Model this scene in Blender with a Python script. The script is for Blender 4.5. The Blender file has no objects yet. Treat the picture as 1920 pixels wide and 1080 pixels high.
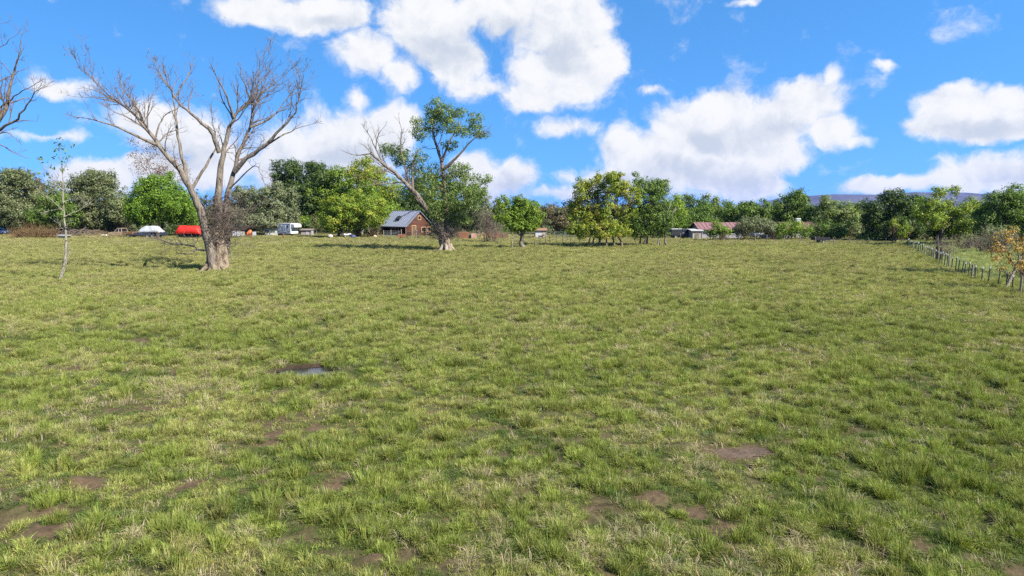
import bpy, math, random
import numpy as np
from mathutils import Vector, Matrix

S = bpy.context.scene
COL = S.collection
R = math.radians
rng = np.random.default_rng(7)
random.seed(7)

# ------------------------------------------------------------------ camera
H, FPX, HOR = 6.0, 1280.0, 388.0          # eye height (m), focal length in photo pixels, horizon row
TH = math.atan((540 - HOR) / FPX)
cam_d = bpy.data.cameras.new('camera'); cam_d.sensor_width = 36; cam_d.lens = 36 * FPX / 1920
cam_d.clip_start = 0.1; cam_d.clip_end = 40000
cam = bpy.data.objects.new('camera', cam_d); COL.objects.link(cam)
cam.location = (0, 0, H); cam.rotation_euler = (math.pi / 2 - TH, 0, 0)
S.camera = cam

# ------------------------------------------------------------------ light and exposure
SUN_EL, SUN_AZ = R(41), R(122)            # azimuth clockwise from +Y: the sun stands to the right, a little behind
sdir = Vector((math.sin(SUN_AZ) * math.cos(SUN_EL), math.cos(SUN_AZ) * math.cos(SUN_EL), math.sin(SUN_EL)))
sd = bpy.data.lights.new('sun', 'SUN'); sd.energy = 5.0; sd.angle = R(0.53); sd.color = (1.0, 0.94, 0.84)
so = bpy.data.objects.new('sun', sd); COL.objects.link(so)
so.rotation_euler = sdir.to_track_quat('Z', 'Y').to_euler(); so.location = (60, -40, 80)
S.view_settings.view_transform = 'Standard'; S.view_settings.look = 'None'
S.view_settings.exposure = 1.5; S.view_settings.gamma = 1.0
S.view_settings.use_curve_mapping = False
S.render.engine = 'CYCLES'
S.cycles.max_bounces = 6; S.cycles.diffuse_bounces = 3; S.cycles.transparent_max_bounces = 8
S.cycles.transmission_bounces = 3; S.cycles.glossy_bounces = 2; S.cycles.volume_bounces = 0
S.cycles.use_denoising = False
S.cycles.sample_clamp_indirect = 4.0

def A(px, py, Y):
    """the point of the place seen at photo pixel (px,py) at Y metres from the camera"""
    b = (540 - py) / FPX; a = (px - 960) / FPX
    dy = math.cos(TH) + b * math.sin(TH); dz = -math.sin(TH) + b * math.cos(TH)
    t = Y / dy
    return np.array((a * t, Y, H + dz * t))
def P(px, py):
    b = (540 - py) / FPX
    dz = -math.sin(TH) + b * math.cos(TH); dy = math.cos(TH) + b * math.sin(TH)
    return A(px, py, -H / dz * dy)

# ------------------------------------------------------------------ sky with cumulus
CLOUDS = [  # centre x, y, half width, half height, weight
 (500,15,95,34,1),(610,22,85,36,1),(690,100,60,48,.9),(745,145,42,38,.75),
 (800,45,95,75,1),(850,115,65,55,.95),(900,165,80,34,.6),(960,20,170,42,1),
 (1060,55,105,85,1),(1065,135,115,66,1),(1000,185,70,34,1),(1135,110,52,56,.85),
 (290,215,75,38,.8),(350,255,95,50,.85),(650,265,120,60,1),(545,285,100,42,1),(735,240,62,42,.95),(668,190,30,30,.6),
 (620,315,150,45,1),(330,320,130,34,.9),(420,290,80,50,.8),
 (1340,205,70,44,1),(1290,250,95,62,1),(1230,290,105,55,1),(1330,305,140,66,1),(1420,250,95,62,1),
 (1515,200,72,42,1),(1560,245,55,30,.85),(1600,262,36,14,.6),(1180,335,130,36,.9),(1385,345,95,32,.9),(1470,285,60,36,.8),
 (1055,240,68,24,.72),
 (1790,200,58,34,1),(1870,205,70,36,1),(1765,245,60,24,.9),(1850,240,95,26,.95),
 (1875,325,100,34,1),(1815,342,75,22,.9),(1660,352,85,20,.85),
 (120,166,60,18,.56),(185,325,72,30,.95),(80,250,120,10,.45),
 (935,330,80,42,.9),(890,305,40,28,.8),(985,318,30,22,.6),(1050,362,140,20,.6),
 (1215,170,45,10,.45),(1565,150,14,24,.45),(1655,128,22,9,.45),(1400,4,40,8,.5),
]
w = bpy.data.worlds.new('World'); S.world = w; w.use_nodes = True
nt = w.node_tree; N = nt.nodes; L = nt.links; N.clear()
def nd(t, **k):
    n = N.new(t)
    for a, v in k.items():
        setattr(n, a, v)
    return n
def mth(op, a, b=None, c=None, clamp=False):
    n = nd('ShaderNodeMath', operation=op); n.use_clamp = clamp
    for i, v in enumerate((a, b, c)):
        if v is None: continue
        if isinstance(v, (int, float)): n.inputs[i].default_value = v
        else: L.new(v, n.inputs[i])
    return n.outputs[0]
SKY_STRENGTH = 0.06
tc = nd('ShaderNodeTexCoord')
sky = nd('ShaderNodeTexSky', sky_type='NISHITA'); sky.sun_disc = False
sky.sun_elevation = SUN_EL; sky.sun_rotation = SUN_AZ; sky.altitude = 1500; sky.air_density = 1.0; sky.dust_density = 0.15; sky.ozone_density = 3.0
lift = nd('ShaderNodeVectorMath', operation='MULTIPLY_ADD'); lift.inputs[1].default_value = (1, 1, 1.1); lift.inputs[2].default_value = (0, 0, .30)   # thin dry mountain air: little whitening towards the horizon
L.new(tc.outputs['Generated'], lift.inputs[0])
ln_ = nd('ShaderNodeVectorMath', operation='NORMALIZE'); L.new(lift.outputs[0], ln_.inputs[0]); L.new(ln_.outputs[0], sky.inputs['Vector'])
hs = nd('ShaderNodeHueSaturation'); hs.inputs['Saturation'].default_value = 1.24; hs.inputs['Value'].default_value = 1.9; hs.inputs['Hue'].default_value = .496
L.new(sky.outputs[0], hs.inputs['Color'])
def azel(vec):
    sp = nd('ShaderNodeSeparateXYZ'); L.new(vec, sp.inputs[0])
    az = mth('ARCTAN2', sp.outputs[0], sp.outputs[1])
    el = mth('ARCSINE', sp.outputs[2])
    cb = nd('ShaderNodeCombineXYZ'); L.new(az, cb.inputs[0]); L.new(el, cb.inputs[1])
    return cb.outputs[0], az, el
SHADES = [(840,95,90,40),(960,60,60,30),(1050,95,55,35),(640,300,120,30),(560,310,90,25),(1290,320,110,28),(1390,330,90,26),(1180,345,100,20),(1330,265,60,25),(1460,240,50,20),(1850,245,80,16),(1890,335,70,18),(950,345,50,22),(340,290,80,22),(620,40,50,16)]
def banks(vec, items, grow_, soft):
    acc = None
    for it in items:
        x, y, rx, ry = it[:4]; wt = it[4] if len(it) > 4 else 1
        d = A(x, y, 100.0) - np.array((0, 0, H)); d /= np.linalg.norm(d)
        mp = nd('ShaderNodeMapping', vector_type='TEXTURE')
        mp.inputs['Location'].default_value = (math.atan2(d[0], d[1]), math.asin(d[2]), 0)
        mp.inputs['Scale'].default_value = (rx * grow_ / FPX, ry * grow_ / FPX, 1)
        L.new(vec, mp.inputs['Vector'])
        g = nd('ShaderNodeTexGradient', gradient_type='SPHERICAL'); L.new(mp.outputs[0], g.inputs[0])
        v = mth('MULTIPLY', g.outputs['Fac'], wt * 1.25)
        acc = v if acc is None else mth('SMOOTH_MAX', acc, v, soft)
    return acc
vec = tc.outputs['Generated']
ae, az, el = azel(vec)
def noise(v, scale, detail, rough=.55):
    n = nd('ShaderNodeTexNoise'); n.inputs['Scale'].default_value = scale; n.inputs['Detail'].default_value = detail; n.inputs['Roughness'].default_value = rough
    L.new(v, n.inputs['Vector']); return n
def warp(v, scale, amt, detail=3):
    n = noise(v, scale, detail)
    sb = nd('ShaderNodeVectorMath', operation='SUBTRACT'); sb.inputs[1].default_value = (.5, .5, .5); L.new(n.outputs['Color'], sb.inputs[0])
    sc = nd('ShaderNodeVectorMath', operation='SCALE'); sc.inputs['Scale'].default_value = amt; L.new(sb.outputs[0], sc.inputs[0])
    ad = nd('ShaderNodeVectorMath', operation='ADD'); L.new(v, ad.inputs[0]); L.new(sc.outputs[0], ad.inputs[1]); return ad.outputs[0]
wv = warp(warp(ae, 8.0, .05), 34.0, .022, 4)
acc = banks(wv, CLOUDS, 1.34, .12)
g2 = noise(vec, 3.2, 2)                                   # the same kind of cloud all round the rest of the sky
gen = mth('MULTIPLY', mth('SUBTRACT', g2.outputs['Fac'], 0.5), 3.5, clamp=True)
outx = mth('MULTIPLY_ADD', mth('ABSOLUTE', az), 6.0, -4.2, clamp=True)
oute = mth('MULTIPLY_ADD', el, 8.0, -2.7, clamp=True)
acc = mth('MAXIMUM', acc, mth('MULTIPLY', gen, mth('MAXIMUM', outx, oute)))
f1 = noise(wv, 15, 8, .62)
d0 = mth('ADD', acc, mth('MULTIPLY', mth('SUBTRACT', f1.outputs['Fac'], 0.5), 1.5))
cov = nd('ShaderNodeMapRange', interpolation_type='SMOOTHSTEP'); cov.inputs['From Min'].default_value = 0.16; cov.inputs['From Max'].default_value = 0.66
L.new(d0, cov.inputs['Value'])
up = nd('ShaderNodeVectorMath', operation='ADD'); up.inputs[1].default_value = (.010, .012, 0); L.new(wv, up.inputs[0])
f2 = noise(up.outputs[0], 15, 5, .55)
sh_ = banks(wv, SHADES, 1.5, .3)
relief = mth('MULTIPLY', mth('SUBTRACT', f2.outputs['Fac'], f1.outputs['Fac']), 2.6)
shd = nd('ShaderNodeMapRange', interpolation_type='SMOOTHSTEP'); shd.inputs['From Min'].default_value = -.15; shd.inputs['From Max'].default_value = 1.25
L.new(mth('ADD', mth('MULTIPLY', sh_, .95), relief), shd.inputs['Value'])
cm = nd('ShaderNodeMix', data_type='RGBA')
cm.inputs['A'].default_value = (5.75, 5.8, 5.9, 1); cm.inputs['B'].default_value = (3.7, 4.1, 4.75, 1)
L.new(shd.outputs[0], cm.inputs['Factor'])
mx = nd('ShaderNodeMix', data_type='RGBA'); L.new(cov.outputs[0], mx.inputs['Factor']); L.new(hs.outputs[0], mx.inputs['A']); L.new(cm.outputs['Result'], mx.inputs['B'])
bg = nd('ShaderNodeBackground'); bg.inputs['Strength'].default_value = SKY_STRENGTH; L.new(mx.outputs['Result'], bg.inputs['Color'])
wo = nd('ShaderNodeOutputWorld'); L.new(bg.outputs[0], wo.inputs['Surface'])
w.cycles.sampling_method = 'NONE'

# ------------------------------------------------------------------ materials
MATS = {}
ALB = 0.62     # real-world reflectances for this exposure
def mat(name, color, rough=.8, var=.25, scale=3.0, bump=0.0, bscale=20.0, metal=0.0, stretch=(1, 1, 1), color2=None, spec=.3):
    """procedural material: colour broken by two scales of noise, optional relief"""
    if name in MATS: return MATS[name]
    color = tuple(x * ALB for x in color); color2 = tuple(x * ALB for x in color2) if color2 else None
    m = bpy.data.materials.new(name); m.use_nodes = True; t = m.node_tree; b = t.nodes['Principled BSDF']
    b.inputs['Roughness'].default_value = rough; b.inputs['Metallic'].default_value = metal; b.inputs['Specular IOR Level'].default_value = spec
    c = t.nodes.new('ShaderNodeTexCoord'); mp = t.nodes.new('ShaderNodeMapping'); mp.inputs['Scale'].default_value = stretch
    t.links.new(c.outputs['Object'], mp.inputs['Vector'])
    n = t.nodes.new('ShaderNodeTexNoise'); n.inputs['Scale'].default_value = scale; n.inputs['Detail'].default_value = 5; n.inputs['Roughness'].default_value = .65
    t.links.new(mp.outputs[0], n.inputs['Vector'])
    cr = t.nodes.new('ShaderNodeValToRGB'); cr.color_ramp.elements[0].position = .3; cr.color_ramp.elements[1].position = .7
    c2 = color2 or tuple(min(1, x * (1 + var)) for x in color)
    cr.color_ramp.elements[0].color = (*[x * (1 - var) for x in color], 1); cr.color_ramp.elements[1].color = (*c2, 1)
    t.links.new(n.outputs['Fac'], cr.inputs['Fac']); t.links.new(cr.outputs['Color'], b.inputs['Base Color'])
    if bump:
        n2 = t.nodes.new('ShaderNodeTexNoise'); n2.inputs['Scale'].default_value = bscale; n2.inputs['Detail'].default_value = 4
        t.links.new(mp.outputs[0], n2.inputs['Vector'])
        bp = t.nodes.new('ShaderNodeBump'); bp.inputs['Strength'].default_value = bump; bp.inputs['Distance'].default_value = .1
        t.links.new(n2.outputs['Fac'], bp.inputs['Height']); t.links.new(bp.outputs[0], b.inputs['Normal'])
    MATS[name] = m
    return m
def leafmat(name, transl=.35, rough=.55, spec=.25, attr='tint', instancer=False):
    m = bpy.data.materials.new(name); m.use_nodes = True; t = m.node_tree; b = t.nodes['Principled BSDF']
    b.inputs['Roughness'].default_value = rough; b.inputs['Specular IOR Level'].default_value = spec
    a = t.nodes.new('ShaderNodeAttribute'); a.attribute_name = attr
    col = a.outputs['Color']
    if instancer:
        a.attribute_type = 'INSTANCER'
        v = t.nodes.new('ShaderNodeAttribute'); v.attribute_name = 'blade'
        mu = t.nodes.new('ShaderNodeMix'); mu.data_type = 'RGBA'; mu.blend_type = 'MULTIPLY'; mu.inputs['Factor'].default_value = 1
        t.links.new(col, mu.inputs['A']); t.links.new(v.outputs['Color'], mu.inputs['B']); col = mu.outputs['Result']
    t.links.new(col, b.inputs['Base Color'])
    tr = t.nodes.new('ShaderNodeBsdfTranslucent')
    g = t.nodes.new('ShaderNodeMix'); g.data_type = 'RGBA'; g.blend_type = 'MULTIPLY'; g.inputs['Factor'].default_value = 1
    g.inputs['B'].default_value = (1.25, 1.35, .6, 1); t.links.new(col, g.inputs['A']); t.links.new(g.outputs['Result'], tr.inputs['Color'])
    ms = t.nodes.new('ShaderNodeMixShader'); ms.inputs[0].default_value = transl
    t.links.new(b.outputs[0], ms.inputs[1]); t.links.new(tr.outputs[0], ms.inputs[2])
    t.links.new(ms.outputs[0], t.nodes['Material Output'].inputs['Surface'])
    return m
LEAF = leafmat('leaf')
DRYLEAF = leafmat('dry_leaf', .15)
GRASS = leafmat('grass_blade', .3, .6, .2, instancer=True)
def bark(name, dark, mid, light, scale=4.0, squash=.28):
    m = bpy.data.materials.new(name); m.use_nodes = True; t = m.node_tree; b = t.nodes['Principled BSDF']; b.inputs['Roughness'].default_value = .95; b.inputs['Specular IOR Level'].default_value = .15
    c = t.nodes.new('ShaderNodeTexCoord'); mp = t.nodes.new('ShaderNodeMapping'); mp.inputs['Scale'].default_value = (1, 1, squash); t.links.new(c.outputs['Object'], mp.inputs['Vector'])
    n = t.nodes.new('ShaderNodeTexNoise'); n.inputs['Scale'].default_value = scale; n.inputs['Detail'].default_value = 7; n.inputs['Roughness'].default_value = .7; n.inputs['Distortion'].default_value = .6
    t.links.new(mp.outputs[0], n.inputs['Vector'])
    r = t.nodes.new('ShaderNodeValToRGB'); e = r.color_ramp.elements; e[0].position = .38; e[0].color = (*[x * ALB for x in dark], 1); e[1].position = .68; e[1].color = (*[x * ALB for x in light], 1)
    q = e.new(.47); q.color = (*[x * ALB for x in mid], 1)
    t.links.new(n.outputs['Fac'], r.inputs['Fac']); t.links.new(r.outputs[0], b.inputs['Base Color'])
    bp = t.nodes.new('ShaderNodeBump'); bp.inputs['Strength'].default_value = 1.0; bp.inputs['Distance'].default_value = .25; t.links.new(n.outputs['Fac'], bp.inputs['Height']); t.links.new(bp.outputs[0], b.inputs['Normal'])
    MATS[name] = m; return m
BARK_GREY = bark('bark_grey', (.075, .055, .042), (.235, .195, .155), (.36, .315, .255))
BARK_PALE = bark('bark_pale', (.20, .17, .13), (.42, .38, .30), (.56, .52, .43), 7)
BARK_DARK = mat('bark_dark', (.13, .105, .085), .9, .35, 3, .8, 7, stretch=(1, 1, .25))
BARK_BROWN = mat('bark_brown', (.20, .155, .12), .9, .35, 3, .8, 7, stretch=(1, 1, .25))
TWIG_GREY = mat('twig_grey', (.20, .155, .125), .9, .25, 6)
TWIG_BROWN = mat('twig_brown', (.22, .15, .10), .9, .3, 6)
WOOD_OLD = mat('weathered_wood', (.26, .22, .18), .85, .3, 4, .3, 30, stretch=(1, 1, .2))
WOOD_RED = mat('red_brown_wood', (.25, .10, .055), .8, .35, 4, .3, 20)
WOOD_LOG = mat('stained_logs', (.125, .050, .028), .7, .35, 2, .2, 12, stretch=(.3, .3, 2))
WOOD_TRIM = mat('pale_wood_trim', (.52, .33, .16), .7, .2, 6)
METAL_ROOF = mat('blue_grey_metal_roof', (.30, .33, .42), .42, .08, 1.2, metal=.25, spec=.5)
STEEL_DARK = mat('dark_steel', (.035, .04, .045), .5, .3, 8, metal=.4)
STEEL = mat('galvanised_steel', (.42, .43, .44), .45, .15, 6, metal=.5)
POSTGREEN = mat('post_green_steel', (.05, .055, .04), .7, .3, 9)
WHITE_PAINT = mat('white_paint', (.80, .80, .80), .35, .05, 2, spec=.5)
GLASS_DARK = mat('dark_glass', (.02, .022, .028), .08, .1, 2, spec=.6)
RUBBER = mat('tyre_rubber', (.025, .025, .025), .9, .2, 10)
MUD = mat('wet_mud', (.13, .092, .065), .75, .4, 5, .35, 14, spec=.12)

# ------------------------------------------------------------------ helpers
def tag(o, label=None, cat=None, group=None, kind=None):
    if label: o['label'] = label
    if cat: o['category'] = cat
    if group: o['group'] = group
    if kind: o['kind'] = kind
    return o
def empty(name, loc, label, cat, group=None, rz=0.0):
    o = bpy.data.objects.new(name, None); COL.objects.link(o); o.empty_display_size = .3
    o.location = loc; o.rotation_euler = (0, 0, rz)
    return tag(o, label, cat, group)
def mesh_np(name, V, F, m, parent=None, kind=None, smooth=False, color=None, world=True):
    """V (n,3), F list of faces or (k,3|4) array; V in world coordinates (made local to the parent) unless world=False"""
    V = np.asarray(V, dtype=np.float32)
    me = bpy.data.meshes.new(name)
    if parent is not None and world:
        V = V - np.array(parent.location, dtype=np.float32)
    if isinstance(F, np.ndarray):
        k = F.shape[1]; nf = len(F)
        me.vertices.add(len(V)); me.vertices.foreach_set('co', V.ravel())
        me.loops.add(nf * k); me.loops.foreach_set('vertex_index', F.ravel().astype(np.int32))
        me.polygons.add(nf); me.polygons.foreach_set('loop_start', np.arange(0, nf * k, k, dtype=np.int32))
        me.update(calc_edges=True)
    else:
        me.from_pydata(V.tolist(), [], F); me.update()
    if smooth: me.polygons.foreach_set('use_smooth', np.ones(len(me.polygons), dtype=bool))
    if color is not None:
        at = me.color_attributes.new('tint', 'FLOAT_COLOR', 'POINT')
        c4 = np.ones((len(V), 4), np.float32); c4[:, :3] = color; at.data.foreach_set('color', c4.ravel())
    if m: me.materials.append(m)
    o = bpy.data.objects.new(name, me); COL.objects.link(o)
    if parent is not None: o.parent = parent
    if kind: o['kind'] = kind
    return o
class MB:
    """collects shapes for ONE mesh"""
    def __init__(s): s.V = []; s.F = []
    def add(s, vs, fs):
        k = len(s.V); s.V += [tuple(v) for v in vs]; s.F += [tuple(i + k for i in f) for f in fs]; return s
    def box(s, c, d, rot=None, taper=1.0):
        x, y, z = (q / 2 for q in d)
        vs = [Vector((sx * x * (taper if sz > 0 else 1), sy * y * (taper if sz > 0 else 1), sz * z)) for sz in (-1, 1) for sy in (-1, 1) for sx in (-1, 1)]
        if rot is not None:
            M = Matrix.Rotation(rot[2], 3, 'Z') @ Matrix.Rotation(rot[1], 3, 'Y') @ Matrix.Rotation(rot[0], 3, 'X')
            vs = [M @ v for v in vs]
        vs = [v + Vector(c) for v in vs]
        return s.add(vs, [(0, 2, 3, 1), (4, 5, 7, 6), (0, 1, 5, 4), (2, 6, 7, 3), (0, 4, 6, 2), (1, 3, 7, 5)])
    def tube(s, pts, rad, n=6, cap=True):
        v, f = tube(pts, rad, n, cap); return s.add(v, f)
    def prism(s, poly, axis, a, b):
        """polygon of 2D points extruded along axis (0,1,2) from a to b"""
        def p3(p, t):
            q = [0, 0, 0]; o = [i for i in range(3) if i != axis]; q[o[0]], q[o[1]] = p; q[axis] = t; return q
        n = len(poly)
        vs = [p3(p, a) for p in poly] + [p3(p, b) for p in poly]
        fs = [tuple(range(n)), tuple(reversed(range(n, 2 * n)))] + [(i, i + n, (i + 1) % n + n, (i + 1) % n) for i in range(n)]
        return s.add(vs, fs)
    def build(s, name, m, parent=None, bevel=0.0, smooth=False, kind=None, world=False):
        o = mesh_np(name, s.V, s.F, m, parent, kind, smooth, world=world)
        if bevel:
            md = o.modifiers.new('bevel', 'BEVEL'); md.width = bevel; md.segments = 2; md.limit_method = 'ANGLE'
        return o
def tube(pts, rad, n=6, cap=False):
    pts = np.asarray(pts, float); k = len(pts); rad = np.broadcast_to(np.asarray(rad, float), (k,))
    tn = np.gradient(pts, axis=0); tn /= np.linalg.norm(tn, axis=1)[:, None] + 1e-9
    ref = np.array((0.0, 0.0, 1.0)) if abs(tn.mean(0)[2]) < .8 else np.array((1.0, 0.0, 0.0))
    u = np.cross(tn, ref); u /= np.linalg.norm(u, axis=1)[:, None] + 1e-9
    v = np.cross(tn, u)
    a = np.arange(n) / n * 2 * math.pi
    V = pts[:, None, :] + rad[:, None, None] * (np.cos(a)[None, :, None] * u[:, None, :] + np.sin(a)[None, :, None] * v[:, None, :])
    F = []
    for i in range(k - 1):
        for j in range(n):
            F.append((i * n + j, i * n + (j + 1) % n, (i + 1) * n + (j + 1) % n, (i + 1) * n + j))
    V = V.reshape(-1, 3)
    if cap: F += [tuple(reversed(range(n))), tuple(range((k - 1) * n, k * n))]
    return V.tolist(), F
_QC = {}
def tubes_mesh(name, segs, m, parent, sides, kind=None, smooth=True):
    """many branches as one mesh of quads"""
    VV = []; FF = []; k0 = 0
    for pts, rad in segs:
        pts = np.asarray(pts, float); k = len(pts)
        V, _ = tube_v(pts, rad, sides)
        key = (k, sides)
        if key not in _QC:
            q = [(i * sides + j, i * sides + (j + 1) % sides, (i + 1) * sides + (j + 1) % sides, (i + 1) * sides + j) for i in range(k - 1) for j in range(sides)]
            _QC[key] = np.array(q)
        VV.append(V); FF.append(_QC[key] + k0); k0 += len(V)
    if not VV: return None
    return mesh_np(name, np.concatenate(VV), np.concatenate(FF), m, parent, kind, smooth)
def tube_v(pts, rad, n):
    k = len(pts); rad = np.broadcast_to(np.asarray(rad, float), (k,))
    tn = np.gradient(pts, axis=0); tn /= np.linalg.norm(tn, axis=1)[:, None] + 1e-9
    ref = np.array((0.0, 0.0, 1.0)) if abs(tn.mean(0)[2]) < .8 else np.array((1.0, 0.0, 0.0))
    u = np.cross(tn, ref); u /= np.linalg.norm(u, axis=1)[:, None] + 1e-9
    v = np.cross(tn, u); a = np.arange(n) / n * 2 * math.pi
    V = pts[:, None, :] + rad[:, None, None] * (np.cos(a)[None, :, None] * u[:, None, :] + np.sin(a)[None, :, None] * v[:, None, :])
    return V.reshape(-1, 3), None

def vnoise(x, y, seed=0):
    """smooth value noise in 2D, 0..1"""
    xi = np.floor(x).astype(np.int64); yi = np.floor(y).astype(np.int64); fx = x - xi; fy = y - yi
    fx = fx * fx * (3 - 2 * fx); fy = fy * fy * (3 - 2 * fy)
    def h(i, j):
        n = (i * 374761393 + j * 668265263 + seed * 1442695041) & 0x7fffffff
        n = ((n ^ (n >> 13)) * 1274126177) & 0x7fffffff
        return ((n ^ (n >> 16)) & 0xffff) / 65535.0
    return (h(xi, yi) * (1 - fx) + h(xi + 1, yi) * fx) * (1 - fy) + (h(xi, yi + 1) * (1 - fx) + h(xi + 1, yi + 1) * fx) * fy
def fbm(x, y, s, seed=0, oct=4):
    x = np.asarray(x, float) / s; y = np.asarray(y, float) / s; r = 0; a = .5; t = 0
    for o in range(oct):
        r = r + a * vnoise(x, y, seed + o); t += a; x = x * 2.03 + 7.1; y = y * 2.03 + 3.7; a *= .55
    return r / t

# ------------------------------------------------------------------ ground
PUD = P(570, 692); PUD2 = P(1400, 845)
def blob(x, y, c, rx, ry):
    return np.clip(1 - np.sqrt(((x - c[0]) / rx) ** 2 + ((y - c[1]) / ry) ** 2), 0, 1)
MOUNDS = [(P(a, b), r) for a, b, r in ((90, 995, .5), (335, 1065, .4), (30, 960, .45), (120, 905, .4), (525, 1040, .3), (1230, 925, .35), (1285, 835, .35), (700, 1050, .25))]
def hgt(x, y):
    x = np.asarray(x, float); y = np.asarray(y, float)
    near = np.clip((150 - y) / 60, 0, 1)
    h = (fbm(x, y, 9.0, 3, 3) - .5) * .22 * near + (fbm(x, y, 1.1, 9, 3) - .5) * .11 + (fbm(x, y, .45, 13, 2) - .5) * .05 * np.clip((30 - y) / 10, 0, 1) * np.clip((60 - y) / 30, 0, 1)
    for c, r in MOUNDS: h = h + .13 * np.clip(blob(x, y, c, r * 1.5, r) * 1.4, 0, 1) * (.4 + 1.2 * fbm(x, y, .25, 17, 2))
    w = np.clip(blob(x, y, PUD, 2.1, 1.7) * 3.0, 0, 1)
    h = h * (1 - w) + w * (-.03 - .22 * np.clip(blob(x + .5 * (fbm(x, y, .8, 5, 2) - .5), y + .5 * (fbm(x, y, .8, 6, 2) - .5), PUD, 1.25, .95) * 2.2, 0, 1))
    w2 = np.clip(blob(x, y, PUD2, 1.5, .75) * 3, 0, 1)
    h = h * (1 - w2) + w2 * (-.02 - .05 * np.clip(blob(x, y, PUD2, 1.2, .6) * 2, 0, 1))
    return h
SOILSPOTS = [(90,995,.7,.45),(330,1062,.35,.3),(1400,845,1.5,.7),(570,690,1.6,1.1),(140,690,1.4,.7),(260,640,1.6,.8),(420,700,1.2,.7),(560,730,1.0,.6),(280,760,1.8,1.0),(620,800,1.2,.7),(200,850,1.0,.6),(120,900,.8,.4),(880,800,.8,.5),(520,1035,.3,.2),(1500,830,.7,.4),(380,905,.5,.3),(700,755,1.0,.6),(480,830,1.0,.6),(1290,832,.35,.22),(40,960,.5,.35),(700,1045,.2,.2),(250,905,.5,.3),(420,1000,.22,.18),(1230,925,.3,.2),(1600,800,.4,.25),(1120,800,.4,.25),(830,650,.8,.6),(430,600,1.6,1.0),(1200,640,1.0,.7)]
SOILSPOTS = [(P(a, b), rx, ry) for a, b, rx, ry in SOILSPOTS]
for px, py in ((403, 506), (836, 471), (1130, 463), (1215, 460), (860, 473)): SOILSPOTS.append((P(px, py), 4.0 if px < 900 else 7, 3.0))
GREENSPOTS = [(P(a, b), rx, ry) for a, b, rx, ry in [(640,890,2.2,2.0),(540,960,1.4,1.2),(1700,900,3.0,3.0),(1300,960,2,1.5),(760,980,1.2,1),(120,720,3.0,1.4),(150,640,5,2.5),(560,720,1.6,.9),(1500,620,6,4),(1100,860,1.4,1.2),(450,640,4,2.0),(1850,760,5,4),(90,940,1.0,.7),(1000,700,3,1.6),(250,880,1.2,.6),(1750,1010,1.5,1.2),(480,870,1.0,.7),(740,680,2,1)]]
def fields(x, y):
    """soil, green, dry of the pasture at (x,y), each 0..1"""
    x = np.asarray(x, float); y = np.asarray(y, float)
    soil = np.clip((fbm(x, y, 1.3, 21, 4) - .66) * 6, 0, 1) * np.clip(1.3 - y / 70, .15, 1)
    soil = np.maximum(soil, np.clip((fbm(x, y, .38, 25, 2) - .66) * 7, 0, .8) * np.clip(1.3 - y / 50, 0, 1))
    wob = (fbm(x, y, .7, 33, 3) - .5) * 1.1; brk = fbm(x, y, .3, 37, 3)
    for c, rx, ry in SOILSPOTS:
        soil = np.maximum(soil, np.clip((blob(x, y, c, rx * 1.35, ry * 1.5) + wob) * 1.9 - .3, 0, 1) * (np.clip((brk - .36) * 5, .12, 1) if c is not PUD2 else 1))
    green = fbm(x, y, 4.5, 41, 4) * .75 + fbm(x, y, .9, 47, 3) * .45 - .12
    for c, rx, ry in GREENSPOTS:
        green = green + .42 * np.clip((blob(x, y, c, rx * 1.6, ry * 1.7) + wob * .4) * 1.6, 0, 1)
    dryband = np.clip((y - 30) / 40, 0, 1)
    dry = fbm(x, y, 2.4, 55, 4) * .8 + fbm(x, y, 11, 59, 3) * .5 - .2 + .22 * dryband
    green = np.clip(green - .15 * dryband, 0, 1); dry = np.clip(dry, 0, 1)
    return soil, green, dry
def axis(fine0, fine1, step, far, grow=1.13, lo=None):
    a = list(np.arange(fine0, fine1, step)); s = step
    while a[-1] < far: s *= grow; a.append(a[-1] + s)
    if lo is not None:
        s = step; b = [fine0]
        while b[-1] > lo: s *= grow; b.append(b[-1] - s)
        a = sorted(b[1:]) + a
    return np.array(a)
xs = axis(-24, 24, .16, 9000, 1.12, -9000); ys = axis(7, 34, .16, 9000, 1.06, -60)
GX, GY = np.meshgrid(xs, ys); gx = GX.ravel(); gy = GY.ravel()
gz = hgt(gx, gy)
nx, ny = len(xs), len(ys)
ii = (np.arange(ny - 1)[:, None] * nx + np.arange(nx - 1)[None, :]).ravel()
GF = np.stack([ii, ii + 1, ii + 1 + nx, ii + nx], 1)
gm = bpy.data.materials.new('pasture_ground'); gm.use_nodes = True
t = gm.node_tree; b = t.nodes['Principled BSDF']; b.inputs['Roughness'].default_value = .95; b.inputs['Specular IOR Level'].default_value = .1
at = t.nodes.new('ShaderNodeAttribute'); at.attribute_name = 'tint'
co = t.nodes.new('ShaderNodeTexCoord')
n1 = t.nodes.new('ShaderNodeTexNoise'); n1.inputs['Scale'].default_value = 7; n1.inputs['Detail'].default_value = 8; n1.inputs['Roughness'].default_value = .75
t.links.new(co.outputs['Object'], n1.inputs['Vector'])
cr = t.nodes.new('ShaderNodeValToRGB'); cr.color_ramp.elements[0].position = .32; cr.color_ramp.elements[0].color = (.5, .5, .5, 1); cr.color_ramp.elements[1].position = .7; cr.color_ramp.elements[1].color = (1.4, 1.4, 1.35, 1)
t.links.new(n1.outputs['Fac'], cr.inputs['Fac'])
mu = t.nodes.new('ShaderNodeMix'); mu.data_type = 'RGBA'; mu.blend_type = 'MULTIPLY'; mu.inputs['Factor'].default_value = 1
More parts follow.
